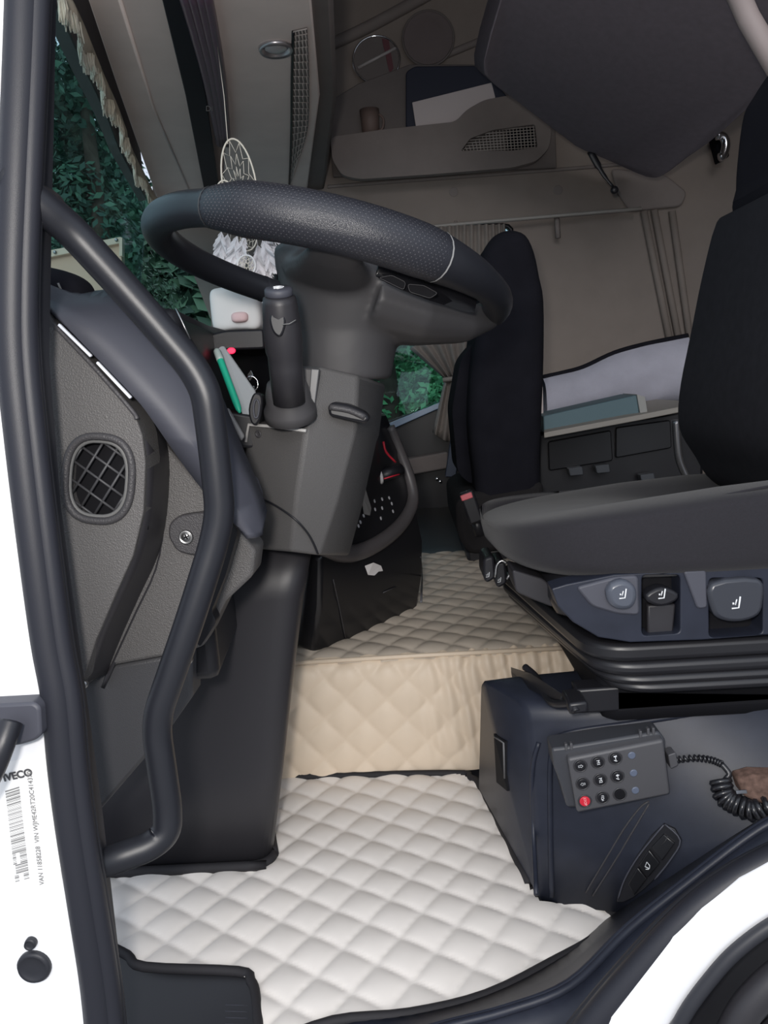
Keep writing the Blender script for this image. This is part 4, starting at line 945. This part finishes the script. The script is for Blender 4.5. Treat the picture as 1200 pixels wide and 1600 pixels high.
prism('front_rail', LS([(798, 1042, 1.0), (830, 1052, .92), (880, 1085, .84), (875, 1092, .84), (825, 1066, .92), (800, 1052, 1.0)]), (0, 0, -.008), black, dsx, .002)

# ================================================================== SEAT BASE BOX
sb_ = thing('seat_base_box', 'navy black plastic box under the driver seat', 'box', V((.3, .95, 0)))
def bloop(nb, nt_, yb, yt, fy, zt_, zb=0.0):
    a = S(*nb, yb); b = S(*nt_, yt); return [V((a.x, a.y, max(zb, a.z) if zb else 0.0)), b, V((b.x-.0, fy, zt_))] 
def station(x, yb, zb, yt, zt_, yf, bulge=0.0):
    pts = [V((x, yb, zb)), V((x, yb+(yt-yb)*.5-bulge, zb+(zt_-zb)*.5)), V((x, yt, zt_)), V((x, .975, zt_)), V((x, 1.14, 0))]
    return fillet(pts, [0, .05, .022, .03, 0], 4)
stn = []
for xb, (yb, zb), (yt, zt_) in ((0, (.868, .0), (.875, .258)), (.045, (.855, .0), (.862, .262)), (.10, (.815, .02), (.858, .266)), (.16, (.775, .06), (.855, .27)), (.24, (.735, .12), (.852, .275)), (.36, (.69, .18), (.85, .28))):
    stn.append(station(.133+xb, yb, zb, yt, zt_, 1.20, .004))
# the front end leans: far edge sits further forward
for p in stn[0]: p.x -= .050*min(1, max(0, p.y-.868)/.10)
for p in stn[1]: p.x -= .045*min(1, max(0, p.y-.868)/.10)
ax0 = stn[0]; cen = sum(ax0, V())/len(ax0)
pre = [p+(cen-p)*.06+V((-.000, 0, 0)) for p in ax0]; pre = [V((p.x-.006, p.y, p.z)) for p in pre]
bxo = loft('box_shell', [pre]+stn, navy, sb_, ang=60)
bs_ = Surf(bxo)
# raised near panel outline and front face slot
prism('front_slot', [V((p.x-.003, p.y, p.z)) for p in bs_.poly(((775, 1146), (793, 1158), (796, 1236), (779, 1222)), .0)], (.004, 0, 0), deep, sb_)
tube('slot_lip', bs_.poly(((776, 1150), (790, 1160), (792, 1215)), .003), .0014, mat('slot_grey', (.10, .10, .105), .5), sb_, 6)
tube('corner_bead', crm(bs_.poly(((838, 1398), (834, 1300), (832, 1205), (842, 1160)), .0005), 4), .003, navy, sb_, 8)
tube('panel_bead', crm(bs_.poly(((862, 1400), (860, 1280), (862, 1175), (885, 1146), (1000, 1128), (1190, 1098)), .0), 5), .0035, navy, sb_, 8)
for pts in (((915, 1395), (945, 1345), (975, 1295), (1000, 1262), (1014, 1252)), ((926, 1400), (958, 1350), (988, 1300), (1014, 1256))):
    tube('groove_bead', crm(bs_.poly(pts, .0), 4), .0011, dashm, sb_, 6)
# switch cluster on the box flank
sc2 = thing('door_switch_panel', 'narrow black switch panel set into the box flank', 'switch panel', bs_(1010, 1350)[0])
rimp = ((965, 1408), (975, 1375), (998, 1332), (1038, 1286), (1066, 1313), (1052, 1338), (1022, 1374), (990, 1402))
prism('panel_frame', crm(bs_.poly(rimp, .003), 2, True), bs_(1010, 1350)[1]*-.006, black, sc2, .001)
tube('frame_edge', crm(bs_.poly(((968, 1402), (978, 1372), (1000, 1334), (1038, 1288)), .0035), 4), .0010, covm, sc2, 6)
tube('frame_edge', crm(bs_.poly(((1040, 1287), (1064, 1312), (1048, 1342), (1024, 1372)), .0035), 4), .0010, covm, sc2, 6)
for pts in (((1020, 1322), (1038, 1300), (1056, 1316), (1036, 1342)), ((1000, 1348), (1016, 1326), (1032, 1346), (1014, 1368)), ((984, 1378), (998, 1352), (1012, 1370), (994, 1396))):
    prism('rocker_switch', bs_.poly(pts, .006), bs_(1010, 1350)[1]*-.004, gl, sc2, .001)
bm = bmesh.new(); tube_bm(bm, bs_.poly(((1010, 1350), (1013, 1343), (1017, 1348), (1017, 1353), (1010, 1350)), .0068), .0006, 4); tube_bm(bm, bs_.poly(((1011, 1354), (1016, 1354)), .0068), .0006, 4)
add('switch_symbol', bm, icon, sc2)
bm = bmesh.new(); tube_bm(bm, bs_.poly(((1036, 1318), (1042, 1312), (1046, 1304)), .0068), .0004, 4); add('switch_symbol', bm, dashm, sc2)

# ================================================================== REMOTE CONTROL
YR = .81
rc = thing('remote_control', 'grey wired remote control with nine round buttons in its cradle', 'remote control', S(960, 1210, YR+.03))
face = fillet(LS([(887, 1186), (1037, 1156), (1048, 1242), (902, 1271)], YR), .004, 4)
remg = mat('remote_grey', (.065, .065, .072), .5, grain=.15, gscale=2200)
prism('remote_body', face, (.0, .026, .004), remg, rc, .003, seg=3)
prism('cradle', fillet(LS([(862, 1170, YR+.01), (880, 1168, YR+.01), (1030, 1143, YR+.01), (1040, 1156, YR+.01), (1040, 1200, YR+.01), (905, 1262, YR+.01), (886, 1262, YR+.01), (876, 1225, YR+.01), (866, 1200, YR+.01)]), .004), (0, .035, .0), mat('cradle_grey', (.04, .042, .05), .5), rc, .003)
for a, b in ((884, 1168), (892, 1167), (1000, 1148), (1012, 1144), (1020, 1143)): box('cradle_clip', S(a, b-2, YR+.012), (.003, .006, .008), remg, rc, .0006)
fx = (S(1038, 1155, YR)-S(887, 1184, YR)).normalized(); fz = V((0, -1, 0)).cross(fx)*-1; fz = fx.cross(V((0, -1, 0)))*-1
fz = V((-fx.z, 0, fx.x))
def fc(zx, zy): return (860+zx/3.53, 1130+zy/3.53)
btn = black; cnt = 0
ring_m = mat('button_ring', (.035, .035, .04), .4)
GR = [(165, 235), (262, 215), (358, 193), (178, 333), (275, 312), (370, 293), (190, 430), (287, 410), (383, 392)]
AX = (fx, fz, V((0, -1, 0)))
for i, g_ in enumerate(GR):
    c = S(*fc(*g_), YR-.0006); m_ = redm if i == 6 else (deep if i == 8 else btn)
    tube('button_collar', ring_pts(c, fx, fz, .0072, .0072, 20), .0008, ring_m, rc, 6, closed=True)
    b_ = prism('push_button', ring_pts(c+V((0, -.0012, 0)), fx, fz, .0059, .0059, 20), (0, .0028, 0), m_, rc, .0007)
    if i == 6: b_['label'] = 'red stop button'
    if i == 8: continue
    c2 = c+V((0, -.0014, 0)); bm = bmesh.new(); T = lambda x, y: c2+fx*x*.00112+fz*y*.00112
    if i in (0, 3):
        s = 1 if i == 0 else -1; tube_bm(bm, [T(-2.3*s, .8), T(.4*s, .8), T(.4*s, 1.7), T(2.4*s, 0), T(.4*s, -1.7), T(.4*s, -.8), T(-2.3*s, -.8)], .00028, 4, closed=True)
    elif i in (1, 4):
        bm.free(); fontobj('button_print', 'M1' if i == 1 else 'M2', c2, -fz, fx, .0050, icon, b_, .0001); continue
    elif i in (2, 5):
        tube_bm(bm, [T(0, 3), T(0, -3)], .0004, 4); tube_bm(bm, [T(-1.8, -1.2), T(0, -2.6), T(1.2, -2.6)], .0004, 4); tube_bm(bm, [T(-1.5, 2), T(1.5, 3.2 if i == 2 else 1.4)], .0005, 4)
        tube_bm(bm, [T(-1.5, 3 if i == 2 else 1.2), T(1.5, 2)], .0005, 4)
    elif i == 6: bm.free(); fontobj('button_print', 'STOP', c2, -fz, fx, .0040, mat('pink_print', (.8, .4, .42), .6), b_, .0001); continue
    else:
        tube_bm(bm, ring_pts(c2, fx, fz, .0014, .0014, 10), .0003, 4, closed=True); tube_bm(bm, [T(-1, 2.6), T(1, 2.6), T(1.6, 1.4)], .0003, 4); tube_bm(bm, [T(-1, -2.6), T(1, -2.6), T(-1.6, -1.4)], .0003, 4)
    add('button_print', bm, icon, b_)
for g_ in ((450, 180), (460, 277), (470, 373)): prism('indicator_led', ring_pts(S(*fc(*g_), YR-.001), fx, fz, .0043, .0043, 16), (0, .002, 0), mat('led_slate', (.10, .12, .17), .4), rc, .0008)
prism('plug_boot', fillet(LS([(1044, 1180), (1056, 1176), (1060, 1196), (1048, 1202)], YR+.008), .002), (0, .016, 0), remg, rc, .002)
# cord
cdm = mat('cord_black', (.015, .015, .018), .25, .6)
cdt = thing('coiled_cord', 'black coiled cord running from the remote to the wooden block', 'cord', S(1140, 1230, .74))
def helix(path, R, turns, r, nm, m_=cdm):
    P = crm(path, 12); N = len(P); out = []; M = int(turns*12)
    for k in range(M+1):
        f = k/M*(N-1); i = min(int(f), N-2); p = P[i].lerp(P[i+1], f-i); t = (P[i+1]-P[i]).normalized(); a = t.cross(V((0, 1, 0))).normalized(); b = t.cross(a); q = 2*pi*k/12
        out.append(p+(a*cos(q)+b*sin(q))*R)
    tube(nm, out, r, m_, cdt, 6)
def onb(l, lift): return [bs_(a, b, lift)[0] for a, b in l]
hp1 = [S(1058, 1187, YR+.015)]+onb([(1085, 1183), (1110, 1186), (1128, 1196)], .010)
helix(hp1, .0028, 12, .0015, 'stretched_coil')
tube('plain_lead', crm(onb([(1128, 1196), (1138, 1206), (1137, 1218), (1130, 1226)], .012), 4), .003, cdm, cdt, 8)
helix(onb([(1128, 1222), (1132, 1240), (1150, 1256), (1175, 1262), (1205, 1262), (1260, 1258)], .013), .0095, 14, .0032, 'thick_coil')
br = thing('brown_block', 'worn rusty brown block behind the coiled cord', 'block', bs_(1170, 1220, .002)[0])
bq_ = onb([(1140, 1203), (1165, 1196), (1215, 1198), (1215, 1232), (1175, 1240), (1148, 1228)], .001)
prism('block', bq_, (0, -.022, .0), brown, br, .003)
prism('bright_tag', onb([(1150, 1229), (1166, 1228), (1167, 1233), (1151, 1234)], .026), (0, .001, 0), chrome, br)

# ================================================================== OUTSIDE
pan = thing('outside_panel', 'beige riveted panel standing outside the windscreen', 'panel', S(120, 430, 2.6))
pan_m = mat('outside_beige', (.80, .53, .38), .6)
prism('panel_sheet', LS([(20, 406, 2.6), (190, 372, 2.6), (191, 470, 2.6), (150, 560, 2.6), (20, 560, 2.6)]), (0, .03, 0), pan_m, pan, .003)
prism('panel_rim', LS([(20, 402, 2.58), (188, 370, 2.58), (191, 372, 2.58), (191, 400, 2.58), (186, 400, 2.58), (186, 380, 2.58), (20, 413, 2.58)]), (0, .02, 0), mat('rim_beige', (.85, .66, .50), .6), pan, .001)
for k in range(6): x = 62+k*24; revolve('rivet', S(x, 399-(x-62)*.20, 2.578), (0, -1, 0), [(.006, 0), (.0055, .003), (.002, .005)], steel, pan, 10)
leafm = bpy.data.materials.new('leaves'); leafm.use_nodes = True; t = leafm.node_tree; b = t.nodes['Principled BSDF']
gi = t.nodes.new('ShaderNodeNewGeometry'); rp = t.nodes.new('ShaderNodeValToRGB'); t.links.new(gi.outputs['Random Per Island'], rp.inputs[0]); t.links.new(rp.outputs[0], b.inputs['Base Color'])
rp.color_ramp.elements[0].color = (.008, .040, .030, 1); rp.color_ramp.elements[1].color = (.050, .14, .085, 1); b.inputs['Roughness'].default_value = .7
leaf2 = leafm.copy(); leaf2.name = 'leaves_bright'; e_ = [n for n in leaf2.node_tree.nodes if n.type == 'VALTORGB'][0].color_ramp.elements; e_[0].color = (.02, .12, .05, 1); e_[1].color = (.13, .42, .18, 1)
def tree(x, y, h, R, lab, n=17000, s=.055):
    tr = thing('tree', lab, 'tree', V((x, y, -1.3)), 'trees beyond the cab')
    P = [V((x, y, -1.3)), V((x+.05, y, -.2)), V((x-.03, y+.05, h*.45)), V((x, y, h*.8))]
    tube('trunk', crm(P, 4), [.16-.011*k for k in range(13)], bark, tr, 10)
    bm = bmesh.new(); blobs = []
    for k in range(26):
        a, rr2 = random.uniform(0, 2*pi), R*math.sqrt(random.random())*.85; z = random.uniform(-1.0, h-.3); sc = 1-.45*max(0, z/h)
        blobs.append((V((x+rr2*cos(a)*sc, y+rr2*sin(a)*sc, z)), random.uniform(.45, .75)*R*.55))
    for k in range(n):
        c, r = random.choice(blobs); d_ = V((random.gauss(0, 1), random.gauss(0, 1), random.gauss(0, 1))).normalized()
        p = c+d_*r*random.uniform(.6, 1.05); nn = (d_+V((random.uniform(-.7, .7), random.uniform(-.7, .7), random.uniform(-.2, .9)))).normalized()
        u = nn.orthogonal().normalized(); v = nn.cross(u); a = random.uniform(0, pi); u, v = u*cos(a)+v*sin(a), v*cos(a)-u*sin(a); q = s*random.uniform(.6, 1.1)
        bm.faces.new([bm.verts.new(p+u*q*.9), bm.verts.new(p+v*q*.42), bm.verts.new(p-u*q*.9), bm.verts.new(p-v*q*.42)])
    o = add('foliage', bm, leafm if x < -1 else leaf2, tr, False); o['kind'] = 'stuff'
tl = ['tall dark green tree beyond the windscreen, nearest the door seal', 'broad dark tree filling the windscreen behind the pelmet', 'bushy tree behind the feathers and the wheel rim', 'dense green tree seen in the passenger window', 'tree behind the tied curtain at the passenger window', 'taller tree in the second row beyond the windscreen', 'tree in the second row beyond the passenger window']
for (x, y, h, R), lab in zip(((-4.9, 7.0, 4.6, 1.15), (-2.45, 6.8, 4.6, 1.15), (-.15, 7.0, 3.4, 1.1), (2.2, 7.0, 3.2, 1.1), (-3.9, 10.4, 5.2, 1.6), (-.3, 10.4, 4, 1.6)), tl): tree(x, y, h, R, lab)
hg = props(bpy.data.objects.new('hedge', None), 'tall dense hedge running behind the trees', 'hedge'); COL.objects.link(hg); hg.location = (-1, 13.7, -1.3)
bm = bmesh.new()
for k in range(15000):
    x = random.uniform(-11, 4); p = V((x, random.uniform(13.2, 14.2), random.uniform(-1.2, (4.5 if x < -1 else 2.2)+.9*sin(x*2.1)))); u = V((random.uniform(-1, 1), random.uniform(-.5, .5), random.uniform(-1, 1))).normalized(); v = u.orthogonal().normalized(); q = .2
    bm.faces.new([bm.verts.new(p+u*q), bm.verts.new(p+v*q*.6), bm.verts.new(p-u*q), bm.verts.new(p-v*q*.6)])
o = add('foliage', bm, leafm, hg, False); o['kind'] = 'stuff'
